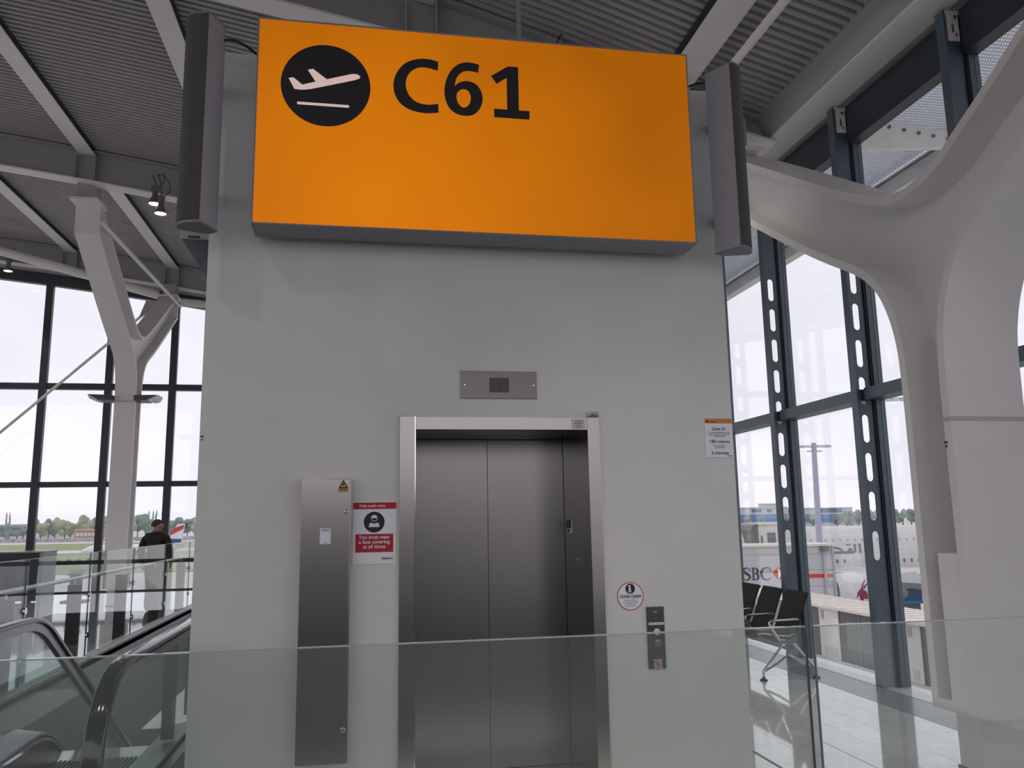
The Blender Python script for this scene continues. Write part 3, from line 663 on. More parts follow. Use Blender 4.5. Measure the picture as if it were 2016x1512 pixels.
t = thing('gate_notice', 'white notice with orange header giving the walking distance to Gate 61', 'notice', (2.64, 5.8, 2.089))
obj('board', B().box(2.531, 2.752, NY, 5.80, 2.087, 2.382), white, t)
sprite('orange_header', [rect(2.531, 2.752, 2.345, 2.382)], yy, orangep, t)
sprite('info_dot', [circ(2.552, 2.359, .0085, 18)], yy-.0006, ink, t)
wtext('information', 2.564, yy-.0008, 2.354, .015, ink, t, width=.068, align='LEFT', bold=.01)
for s_, z, sz, wt, bo in (('Gate 61',2.293,.034,.107,.012),('The walking distance from this',2.272,.0135,.170,.012),('departure gate to the aircraft',2.2565,.0135,.165,.012),('is approximately',2.242,.0135,.09,.012),('180 metres',2.196,.034,.157,.012),('The journey time is',2.172,.0135,.104,.012),('approximately',2.157,.0135,.078,.012),('3 minutes',2.11,.034,.138,.012)):
    wtext(s_, 2.643, yy-.0002, z, sz, ink, t, width=wt, bold=bo)
wtext('Heathrow', 2.719, yy-.0002, 2.095, .012, ink, t, width=.043, bold=.02)

t = thing('hygiene_sticker', 'round white sticker reading COVID CLEAN with a red rim', 'sticker', (1.8915, 5.8, .99))
cx, cz, R_ = 1.8915, 1.09, .0985
obj('disc', B().plate([circ(cx, cz, R_, 56)], XZ(NY+.002), .003), red, t)
sprite('white_face', [circ(cx, cz, R_-.0055, 56)], NY+.0014, white, t)
k2 = sprite('symbol_disc', [circ(cx, cz+.053, .0355, 36)], NY+.0008, ink, t)
sprite('spray_bottle', [[(cx-.014,cz+.027),(cx+.007,cz+.027),(cx+.008,cz+.046),(cx+.003,cz+.058),(cx+.002,cz+.066),(cx+.006,cz+.074),(cx+.002,cz+.0785),(cx-.016,cz+.0785),(cx-.015,cz+.071),(cx-.008,cz+.066),(cx-.010,cz+.057),(cx-.014,cz+.046)]], NY+.0002, white, k2)
sprite('plus_mark', [[(cx-.005,cz+.034),(cx-.001,cz+.034),(cx-.001,cz+.038),(cx+.003,cz+.038),(cx+.003,cz+.042),(cx-.001,cz+.042),(cx-.001,cz+.046),(cx-.005,cz+.046),(cx-.005,cz+.042),(cx-.009,cz+.042),(cx-.009,cz+.038),(cx-.005,cz+.038)]], NY-.0004, ink, k2)
wtext('COVID CLEAN', cx, NY+.0008, cz-.010, .027, ink, t, width=.158, bold=.035)
for s_, z, wt in (('These lift buttons have',-.031,.092),('been cleaned and sanitised',-.045,.112),('in accordance with',-.058,.08),('COVID-19 guidelines',-.071,.085)): wtext(s_, cx, NY+.0008, cz+z, .0115, ink, t, width=wt, bold=0)

t = thing('call_panel', 'slim steel lift call panel with two round buttons', 'panel', (2.07, 5.8, .58))
BY = 5.788
obj('plate', B().box(2.005, 2.137, BY, 5.80, .582, 1.011), stainlessk, t, bevel=.002)
obj('speech_grille', B().box(2.058, 2.085, BY-.0006, BY, .970, .985), mat('worn_grey_patch', (.25,.25,.24), .6), t)
for x, z in ((2.071, .931), (2.076, .666)): obj('screw', B().lathe([(.006,0),(.005,.003)], (x, BY, z), (0,-1,0), 10), chrome, t)
sb = obj('label_strip', B().box(2.016, 2.133, BY-.001, BY, .886, .902), white, t); obj('orange_dot', B().box(2.019, 2.028, BY-.0016, BY-.001, .889, .899), orangep, sb); obj('small_print', B().box(2.036, 2.062, BY-.0016, BY-.001, .891, .897).box(2.07, 2.13, BY-.0016, BY-.001, .891, .897), tapem, sb)
obj('button', B().lathe([(.023,0),(.023,.007),(.019,.010),(.0,.010)], (2.076, BY, .838), (0,-1,0), 28, cap=False), mat('white_worn_button', (.75,.77,.82), .3), t, smooth=30)
bb = obj('button', B().lathe([(.026,0),(.026,.006),(.019,.007),(.019,.004),(.0,.004)], (2.080, BY, .757), (0,-1,0), 28, cap=False), stainless, t, smooth=30)
obj('button_ring', B().lathe([(.0115,.004),(.0115,.0055),(.0095,.0055),(.0095,.004)], (2.080, BY, .757), (0,-1,0), 24, cap=False), chrome, bb)
nf = sprite('fire_sticker', [rect(2.044, 2.107, .585, .648)], BY-.0008, mat('greyish_white_sticker', (.5,.5,.5), .5), t)
sprite('red_ring', [circ(2.0755,.6165,.0305,30), circ(2.0755,.6165,.0255,30)[::-1]], BY-.0014, red, nf)
sprite('red_slash', [[(2.0535,.6345),(2.0575,.6385),(2.0975,.5985),(2.0935,.5945)]], BY-.0020, red, nf)
sprite('running_figure', [[(2.066,.600),(2.070,.600),(2.073,.612),(2.077,.600),(2.081,.602),(2.078,.617),(2.081,.625),(2.076,.632),(2.070,.632),(2.066,.622),(2.069,.618)]], BY-.0014, ink, nf)
sprite('flames', [[(2.084,.604),(2.094,.604),(2.098,.618),(2.094,.632),(2.090,.622),(2.087,.634),(2.083,.620)]], BY-.0014, tapem, nf)
o = obj('id_mark', B().box(-1.103, -1.083, 5.7985, 5.80, 2.235, 2.246).box(-1.098, -1.088, 5.7985, 5.80, 2.214, 2.224), ink, loc=(-1.093, 5.8, 2.22)); tag(o, 'tiny dark reference label at the left edge of the lift wall', 'label')
EYE_SCALE[0] = None
# ------------------------------------------------------------------ front glass balustrade
GY = 3.9
topedge = mat('bright_polished_glass_edge', (.55,.62,.62), .08, spec=1.0)
def glass_screen(x0, x1, label):
    t = thing('glass_balustrade', label, 'balustrade', ((x0+x1)/2, GY, 0), 'front glass balustrade panels')
    obj('glass_pane', B().box(x0, x1, GY, GY+.019, .02, 1.094), glassb, t)
    obj('top_edge', B().box(x0, x1, GY-.0005, GY+.0195, 1.094, 1.1), topedge, t)
    obj('end_edge', B().box(x0-.004, x0, GY, GY+.006, .02, 1.1).box(x0-.004, x0, GY+.0125, GY+.019, .02, 1.1), glassedge, t)
    obj('interlayer', B().box(x0-.004, x0, GY+.006, GY+.0125, .02, 1.1), mat('blue_glass_interlayer', (.02,.10,.28), .2), t)
    obj('end_edge', B().box(x1, x1+.004, GY, GY+.007, .02, 1.1).box(x1, x1+.004, GY+.012, GY+.019, .02, 1.1), mat('brown_glass_edge', (.10,.085,.09), .2), t)
    obj('floor_channel', B().box(x0, x1, GY-.03, GY+.05, 0, .06), stainless, t, bevel=.004)
glass_screen(-3.3, 2.178, 'long green-tinted glass balustrade panel in front of the lift and escalator')
glass_screen(2.226, 4.7, 'green-tinted glass balustrade panel in front of the big white column')

# ------------------------------------------------------------------ escalator
ES = math.radians(31)
def esc_path(zt, ys, R, y_end, newel=None):
    p = []
    if newel:
        yc, zc, r = newel
        for i in range(15): a = math.radians(292 - i*(202)/14); p.append((yc+r*math.cos(a), zc+r*math.sin(a)))
    else: p.append((4.45, zt))
    for q in (5.2, 5.8, 6.3): p.append((q, zt))
    for i in range(9): a = ES*i/8; p.append((ys+R*math.sin(a), zt-R*(1-math.cos(a))))
    y0, z0 = p[-1]; p.append((y_end, z0-(y_end-y0)*math.tan(ES)))
    return p
def sweep(b, path, xc, prof):
    rings = []
    for i, (y, z) in enumerate(path):
        a, c = path[max(i-1, 0)], path[min(i+1, len(path)-1)]
        ty, tz = c[0]-a[0], c[1]-a[1]; l = math.hypot(ty, tz); ny, nz_ = -tz/l, ty/l
        rings.append([(xc+dx, y+ny*dn, z+nz_*dn) for dx, dn in prof])
    return b.loops(rings)
HP = esc_path(.98, 6.62, .95, 13.5, (4.51, .565, .415))
DP = esc_path(.26, 6.45, .75, 13.5)
t = thing('escalator', 'escalator with black handrails descending beside the lift shaft', 'escalator', (-1.78, 4.2, 0))
guidem = mat('grey_handrail_guide', (.42,.41,.41), .35, metal=.7)
deckmet = mat('satin_escalator_deck', (.50,.51,.52), .33, metal=.85, noise=.03)
skirtm = mat('dark_escalator_skirt', (.05,.052,.055), .35)
for xc, s_ in ((-1.175, -1), (-2.40, 1)):
    obj('handrail', sweep(B(), HP, xc, [(-.047,.0),(-.047,-.012),(-.030,-.018),(.030,-.018),(.047,-.012),(.047,.0),(.044,.014),(.036,.0205),(.0,.022),(-.036,.0205),(-.044,.014)]), blacksoft, t, smooth=60)
    obj('handrail_guide', sweep(B(), HP, xc, [(-.020,-.075),(.020,-.075),(.024,-.018),(-.024,-.018)]), guidem, t, smooth=40)
    # glass between guide and deck
    b = B(); up = [(y, z) for y, z in HP]; N = len(up)
    inn = []
    for i, (y, z) in enumerate(up):
        a, c = up[max(i-1,0)], up[min(i+1,N-1)]; ty, tz = c[0]-a[0], c[1]-a[1]; l = math.hypot(ty, tz); inn.append((y+tz/l*.07, z-ty/l*.07))
    dn = [(13.5, DP[-1][1]-.06)] + [(y, z-.06) for y, z in reversed(DP[:-1])]
    poly = inn + dn
    obj('glass_panel', B().plate([poly[::-1]], ((xc-.006, 0, 0), (0,1,0), (0,0,1), (-1,0,0)), -.012), glasse, t)
    xa, xb = xc+s_*.008, xc+s_*.19
    lo, hi = min(xa, xb), max(xa, xb)
    b = B(); rings = []
    for i, (y, z) in enumerate(DP):
        a, c = DP[max(i-1,0)], DP[min(i+1,len(DP)-1)]; ty, tz = c[0]-a[0], c[1]-a[1]; l = math.hypot(ty, tz); ny, nz_ = -tz/l, ty/l
        rings.append([(xa, y, z), (xb, y-ny*.03, z-nz_*.03), (xb, y-ny*.055, z-nz_*.055), (xa, y-ny*.05, z-nz_*.05)])
    obj('inner_deck', b.loops(rings), deckmet, t, smooth=30)
    b = B(); rings = []
    for i, (y, z) in enumerate(DP):
        rings.append([(xb-s_*.012, y, z-.05), (xb, y, z-.05), (xb, y, z-.42), (xb-s_*.012, y, z-.42)])
    obj('skirt_panel', b.loops(rings), skirtm, t, smooth=30)
    b = B(); rings = []
    xo = xc-s_*.008; xq = xc-s_*.12
    if s_ < 0: xq = xc+.06
    for i, (y, z) in enumerate(DP): rings.append([(xo, y, z-.03), (xq, y, z-.03), (xq, y, z-.9), (xo, y, z-.9)])
    obj('outer_cladding', b.loops(rings), deckmet, t, smooth=30)
    obj('deck_trim', sweep(B(), [(y, z-.075) for y, z in DP], xb+s_*.004, [(-.004,-.010),(.004,-.010),(.004,.010),(-.004,.010)]), chrome, t)
obj('floor_plate', B().box(-2.21, -1.365, 4.3, 6.05, .0, .012), mat('ribbed_landing_plate', (.22,.225,.23), .35, metal=.8, bump=.5, bscale=160), t)
cb = obj('comb_plate', B().box(-2.21, -1.365, 6.05, 6.25, .0, .016), mat('pale_comb_metal', (.45,.45,.44), .4, metal=.8), t)
stepm = mat('ridged_step_metal', (.20,.205,.21), .4, metal=.7)
s0 = None
for k in range(13):
    y0 = 6.25+.4*k; z0 = 0.0 if k < 1 else (-.06 if k == 1 else -.06-.24*(k-1))
    if s0 is None:
        b = B().box(-2.205, -1.37, y0, y0+.385, z0-.03, z0)
        for q in range(28): b.box(-2.2+.0296*q, -2.2+.0296*q+.013, y0, y0+.385, z0, z0+.011)
        b.box(-2.205, -1.37, y0, y0+.02, z0-.24, z0-.03)
        s0 = obj('step', b, stepm, t)
    else:
        c = s0.copy(); COL.objects.link(c); c.parent = t; c.location = (0, .4*k, z0); BASE[c] = BASE[t]
dp_ = mat('dark_post_metal', (.035,.037,.04), .45)
for x, y, z0, z1, lab in ((-1.262, 6.0, 0.26, .93, 'dark square guard post on the escalator deck by the lift wall corner'), (-1.318, 7.0, .20, .83, 'dark square guard post farther along the escalator deck')):
    q = thing('guard_post', lab, 'post', (x, y, z0), 'escalator guard posts')
    obj('post', B().box(x-.038, x+.038, y-.03, y+.03, z0+.002, z1), dp_, q, bevel=.003)
    obj('cap', B().box(x-.04, x+.04, y-.032, y+.032, z1, z1+.006), guidem, q)

# ------------------------------------------------------------------ walkway balustrade behind the escalator
t = thing('walkway_balustrade', 'glass balustrade with steel handrail along the walkway beyond the escalator', 'balustrade', (-3.45, 13, 0))
J = [9.42+2.04*k for k in range(-2, 7)]
for k in range(len(J)-1):
    obj('glass_pane', B().box(-3.456, -3.444, J[k]+.006, J[k+1]-.006, .05, 1.32), glassk, t)
    obj('pane_edge', B().box(-3.458, -3.442, J[k]-.004, J[k]+.004, .05, 1.322), anthd, t)
    obj('pane_top', B().box(-3.456, -3.444, J[k]+.006, J[k+1]-.006, 1.32, 1.325), topedge, t)
for y in J:
    F_ = obj('post', B().box(-3.66, -3.50, y-.13, y-.09, 0, .93), dp_, t, bevel=.003)
    obj('standoff', B().tube([(-3.58, y-.1, .80), (-3.46, y, .80)], .012, 8), chrome, F_)
    obj('clamp_disc', B().lathe([(.035,0),(.035,.02)], (-3.444, y, .80), (1,0,0), 16).lathe([(.035,0),(.035,.02)], (-3.444, y, .30), (1,0,0), 16), chrome, F_)
    obj('rail_arm', B().tube([(-3.58, y-.11, .90), (-3.58, y-.11, 1.0), (-3.54, y-.11, 1.0)], .010, 8), chrome, F_)
obj('handrail', B().tube([(-3.53, 5.2, 1.015), (-3.53, 21.8, 1.015)], .025, 14), mat('satin_handrail_steel', (.62,.62,.61), .28, metal=.9), t, smooth=True)
obj('kerb_rail', B().box(-3.47, -3.41, 5.3, 21.7, .0, .05), guidem, t)

# gate desk
t = thing('gate_desk', 'long dark counter near the far window wall', 'counter', (-9, 20.6, 0))
dkm = mat('charcoal_counter_laminate', (.035,.04,.045), .35)
obj('top', B().box(-12, -7.12, 20.3, 21.2, 1.085, 1.12), mat('counter_edge', (.25,.25,.26), .3), t, bevel=.004)
obj('fascia', B().box(-12, -7.2, 20.34, 20.40, .95, 1.085), black, t)
obj('front_panel', B().box(-12, -7.26, 20.44, 20.48, .02, .95), dkm, t)
obj('end_panel', B().box(-7.2, -7.12, 20.34, 21.16, 0, 1.085), mat('grey_end_panel', (.30,.31,.31), .4), t)
# queue display behind the glass
t = thing('info_pedestal', 'grey free-standing pedestal beside the counter', 'pedestal', (-6.35, 20.2, 0))
obj('foot', B().box(-6.6, -6.1, 20.0, 20.4, 0, .03), dp_, t); obj('column', B().box(-6.47, -6.23, 20.14, 20.24, .03, .60), mat('mid_grey_panel', (.20,.22,.23), .4), t, bevel=.006); obj('tilted_top', B().obox((-6.5, 20.05, .58), (.3,0,0), (0,.25,.08), (0,-.01,.04)), mat('pale_grey_panel', (.42,.45,.45), .4), t, bevel=.004)

# ------------------------------------------------------------------ bench of linked seats
mesh = mat('black_woven_seat_mesh', (.012,.012,.014), .75, bump=.5, bscale=300)
alu = mat('cast_aluminium', (.55,.55,.56), .25, metal=1)
t = thing('beam_seating', 'row of linked black mesh seats with aluminium legs by the side glazing', 'bench', (4.28, 8.05, 0))
NS = 5; y0 = 8.21; pitch = .54
def skinplate(path, ya, yb, th):
    rings = []
    n = len(path)
    for i, (x, z) in enumerate(path):
        a, c = path[max(i-1,0)], path[min(i+1,n-1)]; tx, tz = c[0]-a[0], c[1]-a[1]; l = math.hypot(tx, tz); nx, nz_ = -tz/l, tx/l
        rings.append([(x, ya, z), (x, yb, z), (x+nx*th, yb, z+nz_*th), (x+nx*th, ya, z+nz_*th)])
    return B().loops(rings)
SP = [(4.04,.425),(4.10,.435),(4.25,.405),(4.40,.395),(4.455,.42)]
BP = [(4.455,.42),(4.485,.48),(4.515,.56),(4.565,.69),(4.615,.80),(4.64,.835)]
for k in range(NS):
    ya = y0+pitch*k; yb = ya+.465
    seat = obj('seat', skinplate(SP, ya, yb, -.03), mesh, t, smooth=40)
    back = obj('backrest', skinplate(BP, ya+.012, yb-.022, -.028), mesh, t, smooth=40)
    for yy2 in (ya-.002, yb+.002):
        obj('side_rail', B().tube([(x, yy2, z) for x, z in SP], .008, 8), alu, seat, smooth=True)
for k in range(NS+1):
    ya = y0+pitch*k-.028
    obj('armrest', B().tube([(4.50,ya,.565),(4.25,ya,.562),(4.19,ya,.560),(4.165,ya,.545),(4.165,ya,.525),(4.185,ya,.49),(4.23,ya,.42),(4.28,ya,.335)], .0125, 8), alu, t, smooth=True)
obj('beam', B().box(4.25, 4.33, 8.0, y0+pitch*NS, .29, .35), mat('dark_beam_steel', (.05,.055,.06), .4), t, bevel=.01)
for Yl in (8.04, 10.6):
    L_ = obj('leg_frame', B().tube([(4.22,Yl,.335),(4.36,Yl,.335)], .016, 8).tube([(4.22,Yl,.335),(4.10,Yl,.20),(4.01,Yl,.105),(3.995,Yl,.08),(3.995,Yl,.03)], .013, 8).tube([(4.30,Yl,.25),(4.15,Yl,.155),(4.02,Yl,.095)], .012, 8)
             .tube([(4.36,Yl,.335),(4.48,Yl,.20),(4.56,Yl,.105),(4.575,Yl,.08),(4.575,Yl,.03)], .013, 8).tube([(4.28,Yl,.25),(4.42,Yl,.155),(4.55,Yl,.095)], .012, 8), alu, t, smooth=True)
    for x in (3.995, 4.575): obj('foot', B().lathe([(.0,0),(.038,0),(.038,.01),(.016,.024),(.014,.04)], (x, Yl, 0), (0,0,1), 16, cap=False), black, L_, smooth=40)

# ------------------------------------------------------------------ person on the walkway
def skin_mesh(verts, edges, root, sub=2):
    me = bpy.data.meshes.new('sk'); me.from_pydata([v[:3] for v in verts], edges, [])
    ob = bpy.data.objects.new('sk', me); COL.objects.link(ob)
    md = ob.modifiers.new('skin', 'SKIN'); md.use_smooth_shade = True
    for i, v in enumerate(verts):
        sv = me.skin_vertices[0].data[i]; sv.radius = (v[3], v[4] if len(v) > 4 else v[3]); sv.use_root = (i == root)
    sb_ = ob.modifiers.new('sub', 'SUBSURF'); sb_.levels = sub; sb_.render_levels = sub
    dg = bpy.context.evaluated_depsgraph_get(); dg.update()
    out = bpy.data.meshes.new_from_object(ob.evaluated_get(dg)); bpy.data.objects.remove(ob); return out
HA = math.radians(-68)         # the head is turned to the right over the shoulder
def hd(x, y, z): return (.015+(x-.015)*math.cos(HA)-y*math.sin(HA), (x-.015)*math.sin(HA)+y*math.cos(HA), z)
V = [(0,0,.96,.19,.16),(0,0,1.12,.20,.16),(0,0,1.30,.22,.16),(0,0,1.42,.17,.13),(.015,0,1.51,.075,.075),hd(.03,0,1.58)+(.09,.085),hd(.035,0,1.66)+(.098,.088),hd(.03,0,1.72)+(.065,.06),
     (0,.11,.90,.12),(.09,.12,.52,.08),(.0,.12,.11,.055),(.06,.125,.05,.05),(.17,.13,.04,.04),
     (0,-.11,.90,.12),(-.03,-.12,.52,.08),(-.20,-.12,.15,.055),(-.15,-.125,.065,.05),(-.05,-.13,.04,.04),
     (0,.19,1.42,.095),(-.03,.27,1.18,.078),(.05,.275,.98,.055),(.07,.275,.91,.036),
     (0,-.19,1.42,.095),(-.05,-.27,1.18,.078),(.06,-.275,1.0,.055),(.09,-.275,.935,.036),
     hd(.135,0,1.615)+(.02,),hd(.105,0,1.565)+(.034,)]
Ed = [(0,1),(1,2),(2,3),(3,4),(4,5),(5,6),(6,7),(0,8),(8,9),(9,10),(10,11),(11,12),(0,13),(13,14),(14,15),(15,16),(16,17),(3,18),(18,19),(19,20),(20,21),(3,22),(22,23),(23,24),(24,25),(6,26),(5,27)]
def hand(base, sg):
    n0 = len(V); bi = base
    bx, by, bz = V[bi][:3]
    for k, (dx, l) in enumerate(((.022,.075),(.008,.085),(-.008,.08),(-.022,.065))):
        V.append((bx+dx, by, bz-.05, .0105)); V.append((bx+dx+.012, by-sg*.012, bz-.05-l*.55, .0095)); V.append((bx+dx+.03, by-sg*.02, bz-.05-l, .008))
        Ed.extend([(bi, n0+3*k), (n0+3*k, n0+3*k+1), (n0+3*k+1, n0+3*k+2)])
    V.append((bx+.04, by-sg*.008, bz-.025, .011)); V.append((bx+.055, by-sg*.012, bz-.06, .0095)); Ed.extend([(bi, n0+12), (n0+12, n0+13)])
hand(21, 1); hand(25, -1)
pm = skin_mesh(V, Ed, 0)
skinm = mat('skin_tone', (.36,.20,.14), .55); jack = mat('black_jacket_cloth', (.009,.009,.010), .85); trou = mat('dark_grey_trouser_cloth', (.05,.05,.055), .85); shoe = mat('dark_brown_shoe', (.03,.024,.02), .5)
for m_ in (skinm, jack, trou, shoe): pm.materials.append(m_)
for p in pm.polygons:
    c = p.center; p.use_smooth = True
    p.material_index = 0 if c.z > 1.515 else 3 if c.z < .11 else 1 if (c.z > .84 and abs(c.y) < .24) or (abs(c.y) >= .2 and c.z > .93) else 0 if abs(c.y) >= .22 else 2
PX, PY, PA = -4.03, 17.3, math.radians(82)
pe = obj('person', B(), skinm, loc=(PX, PY, 0)); pe.data = pm; pe.rotation_euler = (0, 0, PA)
tag(pe, 'person in a black jacket and dark trousers walking beyond the glass balustrade', 'person')
def local(o): o.parent = pe; return o
BASE[pe] = Vector((0,0,0))
b = B(); rings = []
for i in range(7):
    a = PI/2*i/6; rr = math.cos(a); ring = []
    for j in range(16):
        cj = math.cos(2*PI*j/16)
        ring.append(hd(.018+.106*rr*cj-.014, .098*rr*math.sin(2*PI*j/16), 1.675+.098*math.sin(a)-(.045*(1-math.sin(a)) if cj < -.2 else 0)+(.035*(1-math.sin(a)) if cj > .5 else 0)))
    rings.append(ring)
obj('hair', b.loops(rings), mat('short_brown_hair', (.035,.02,.014), .8, bump=.5, bscale=120), pe, smooth=True)
b = B().lathe([(.12,0),(.125,.02),(.105,.06),(.085,.065)], (.0,0,1.455), (0,0,1), 18, cap=False); obj('collar', b, jack, pe, smooth=True)
for sg in (-1, 1): obj('ear', B().sphere(hd(.03, sg*.10, 1.63), (.018,.018,.03), 8, 6), skinm, pe, smooth=True)
for sg in (-1, 1): obj('eye', B().sphere(hd(.118, sg*.032, 1.645), .009, 8, 6), black, pe, smooth=True)
# ------------------------------------------------------------------ outside: airfield
GZ = -10.7
def plane(x0, x1, y0, y1, z, name, m, label, kind='structure'):
    o = obj(name, B().box(x0, x1, y0, y1, z-.3, z), m); return tag(o, label, kind=kind)
plane(-1500, 2500, -600, 3500, GZ, 'ground_apron', mat('pale_concrete_apron', (.60,.58,.54), .8, noise=.06, nscale=.05), 'pale concrete apron around the terminal')
plane(-1400, 40, 235, 660, GZ+.1, 'ground_grass', mat('airfield_grass', (.27,.33,.16), .9, noise=.15, nscale=.03), 'green airfield grass beyond the far window wall')
plane(-1400, 60, 420, 470, GZ+.2, 'ground_runway', mat('pale_runway', (.62,.60,.58), .8), 'pale runway strip across the grass')
ef, er = Vector((.17846, .98395, 0)), Vector((.98395, -.17846, 0))     # directions straight ahead and to the right
def E3(dep, s, z): p = ef*dep+er*s; return Vector((p.x, p.y, z))

# aircraft at the stand
acw = mat('pale_grey_aircraft_paint', (.56,.565,.555), .35, noise=.02, nscale=.3)
acl = mat('pale_aircraft_window', (.36,.37,.39), .4); acd = mat('aircraft_window', (.14,.15,.17), .3); acg = mat('grey_livery_paint', (.17,.19,.22), .4); maroon = mat('maroon_livery_paint', (.20,.012,.06), .4)
DA = 99.8; RY, RZ, ZC = 3.57, 4.15, -3.95
t = thing('parked_airliner', 'large pale double-deck airliner parked behind the boarding bridge', 'aircraft', tuple(E3(DA, 40, GZ)))
rings = []
for s_, k_ in ((-2,.03),(-1,.22),(1,.42),(4,.66),(8,.86),(13,.97),(18,1),(75,1),(85,.8),(95,.35)):
    rings.append([tuple(E3(DA+RY*k_*math.cos(2*PI*j/32), s_, ZC-(1-k_)*1.2*(1 if s_ < 20 else -1.5)+RZ*k_*math.sin(2*PI*j/32))) for j in range(32)])
fus = obj('fuselage', B().loops(rings), acw, t, smooth=True)
def onf(s_, z, off=.03):
    c = max(0, 1-((z-ZC)/RZ)**2)**.5; return E3(DA-RY*c-off, s_, z)
def fplate(name, l, m, off=.03, par=None):
    pts = [onf(s_, z, off) for s_, z in l]; obj(name, B().add(pts, [tuple(range(len(pts)))]), m, par or fus)
for k in range(60):
    s_ = 20+.86*k
    fplate('upper_window', [(s_-.09,-1.22),(s_+.09,-1.22),(s_+.09,-1.48),(s_-.09,-1.48)], acl)
    if 30 < s_ < 38.4 or 43 < s_ < 55.2 or s_ > 62: fplate('main_window', [(s_-.12,-3.55),(s_+.12,-3.55),(s_+.12,-3.95),(s_-.12,-3.95)], acd)
def ring_door(l0, l1, m):
    n = len(l0); pts = [onf(*p, .035) for p in l0]+[onf(*p, .035) for p in l1]
    obj('door_outline', B().add(pts, [(i, (i+1) % n, n+(i+1) % n, n+i) for i in range(n)]), m, fus)
pw = mat('white_livery_paint', (.85,.85,.85), .4)
def dloop(x0, x1, z0, z1, g): return [(x0+g, z0+g), (x1-g, z0+g), (x1-g, z1-g), (x0+g, z1-g)]
ring_door(dloop(38.7,39.7,-4.6,-3.0,0), dloop(38.7,39.7,-4.6,-3.0,.08), pw)
ring_door(dloop(44.1,45.4,-2.3,-.55,0), dloop(44.1,45.4,-2.3,-.55,.08), pw)
# calligraphic lettering on the upper side, thick pen strokes
def stroke(name, pts, w_, m, par):
    P_ = [Vector(p) for p in pts]; up_, dn_ = [], []
    for i in range(len(P_)):
        d = (P_[min(i+1,len(P_)-1)]-P_[max(i-1,0)]).normalized(); nn = Vector((-d.y, d.x))*w_/2; up_.append(P_[i]+nn); dn_.append(P_[i]-nn)
    n = len(P_); pts3 = [onf(p.x, p.y, .04) for p in up_+dn_]
    obj(name, B().add(pts3, [(i, i+1, n+i+1, n+i) for i in range(n-1)]), m, par)
Tx = lambda a, b_: (36.0+a*.95, -2.85+b_)
for pl, w_ in (([(4.35,1.05),(4.2,.05)], .26), ([(3.75,1.0),(3.62,.25),(3.3,.1),(2.7,.1)], .26), ([(2.7,.1),(2.95,.45),(3.2,.5),(3.2,.2),(2.6,.1)], .22), ([(2.9,.95),(2.72,.95)], .17), ([(3.2,.95),(3.02,.95)], .17),
               ([(2.6,.1),(2.0,.1),(1.0,.1),(.2,.12)], .26), ([(.2,.12),(.5,.5),(1.2,.66),(1.9,.5),(2.1,.2)], .24), ([(.35,.3),(.2,1.1)], .22), ([(.1,.1),(-.8,-.1),(-1.3,-.1)], .24), ([(-1.6,.1),(-2.4,.1),(-2.6,.5)], .24), ([(-2.0,1.05),(-2.25,1.05)], .17), ([(-2.5,1.05),(-2.7,1.05)], .17), ([(-3.1,.1),(-3.4,.45),(-3.0,.6),(-2.8,.2)], .22)):
    stroke('livery_lettering', [Tx(*p) for p in pl], w_, acg, fus)
# wing, pylon, engine
b = B(); a = E3(DA-3.3, 40.5, -5.0)
ch = [(34,-4.95),(36,-4.45),(41,-4.4),(52,-5.2),(54,-5.35),(41,-5.4),(35.5,-5.3)]
tip = [(52,-3.4),(53,-3.3),(56,-3.3),(60,-3.5),(61,-3.55),(56,-3.6),(52.6,-3.55)]
b.loops([[tuple(E3(DA-3.0, s_, z)) for s_, z in ch], [tuple(E3(DA-40, s_, z)) for s_, z in tip]]); obj('wing', b, acw, t, smooth=30)
ENG = 80.0; EC = -5.9; ER = 1.95; s1 = 30.3
pr = [(1.55,.05),(1.72,0),(1.85,.12),(1.95,.7),(1.98,1.8),(1.9,3.2),(1.65,4.6),(1.5,4.9)]
eng = obj('engine', B().lathe(pr, E3(ENG, s1, EC), tuple(er), 40, cap=False), acw, t, smooth=True)
obj('inlet', B().lathe([(1.55,.05),(1.5,.7),(.5,.7),(.0,.3)], E3(ENG, s1, EC), tuple(er), 32, cap=False), acd, eng, smooth=40)
obj('core_nozzle', B().lathe([(1.3,4.4),(1.0,6.0),(.3,7.0)], E3(ENG, s1, EC), tuple(er), 24), lampb, eng, smooth=40)
obj('pylon', B().loops([[tuple(E3(ENG+q, s_, z)) for s_, z in ((31.9,-4.35),(38.2,-3.9),(39.7,-5.1),(33.2,-4.6))] for q in (-.25,.25)]), acw, t)
def one(s_, z, off=.03):
    r = 1.97-.05*(s_-s1-1.8)**2/4; c = max(0, r*r-(z-EC)**2)**.5; return E3(ENG-c-off, s_, z)
def eplate(name, l, m):
    pts = [one(s1+a_, EC+z) for a_, z in l]; obj(name, B().add(pts, [tuple(range(len(pts)))]), m, eng)
eplate('antelope_emblem', [(1.35,-.25),(1.55,.35),(1.95,.72),(2.25,.45),(2.45,.35),(2.35,.2),(2.55,.1),(2.35,-.05),(2.55,-.2),(2.3,-.3),(2.1,-.2),(1.85,-.75),(1.75,-.5),(1.65,.1),(1.5,-.1)], maroon)
eplate('antelope_horn', [(1.9,.7),(2.2,1.15),(2.75,1.55),(2.3,1.1),(2.05,.68)], maroon); eplate('antelope_horn', [(2.05,.68),(2.4,1.0),(2.85,1.25),(2.5,.95),(2.2,.62)], maroon)
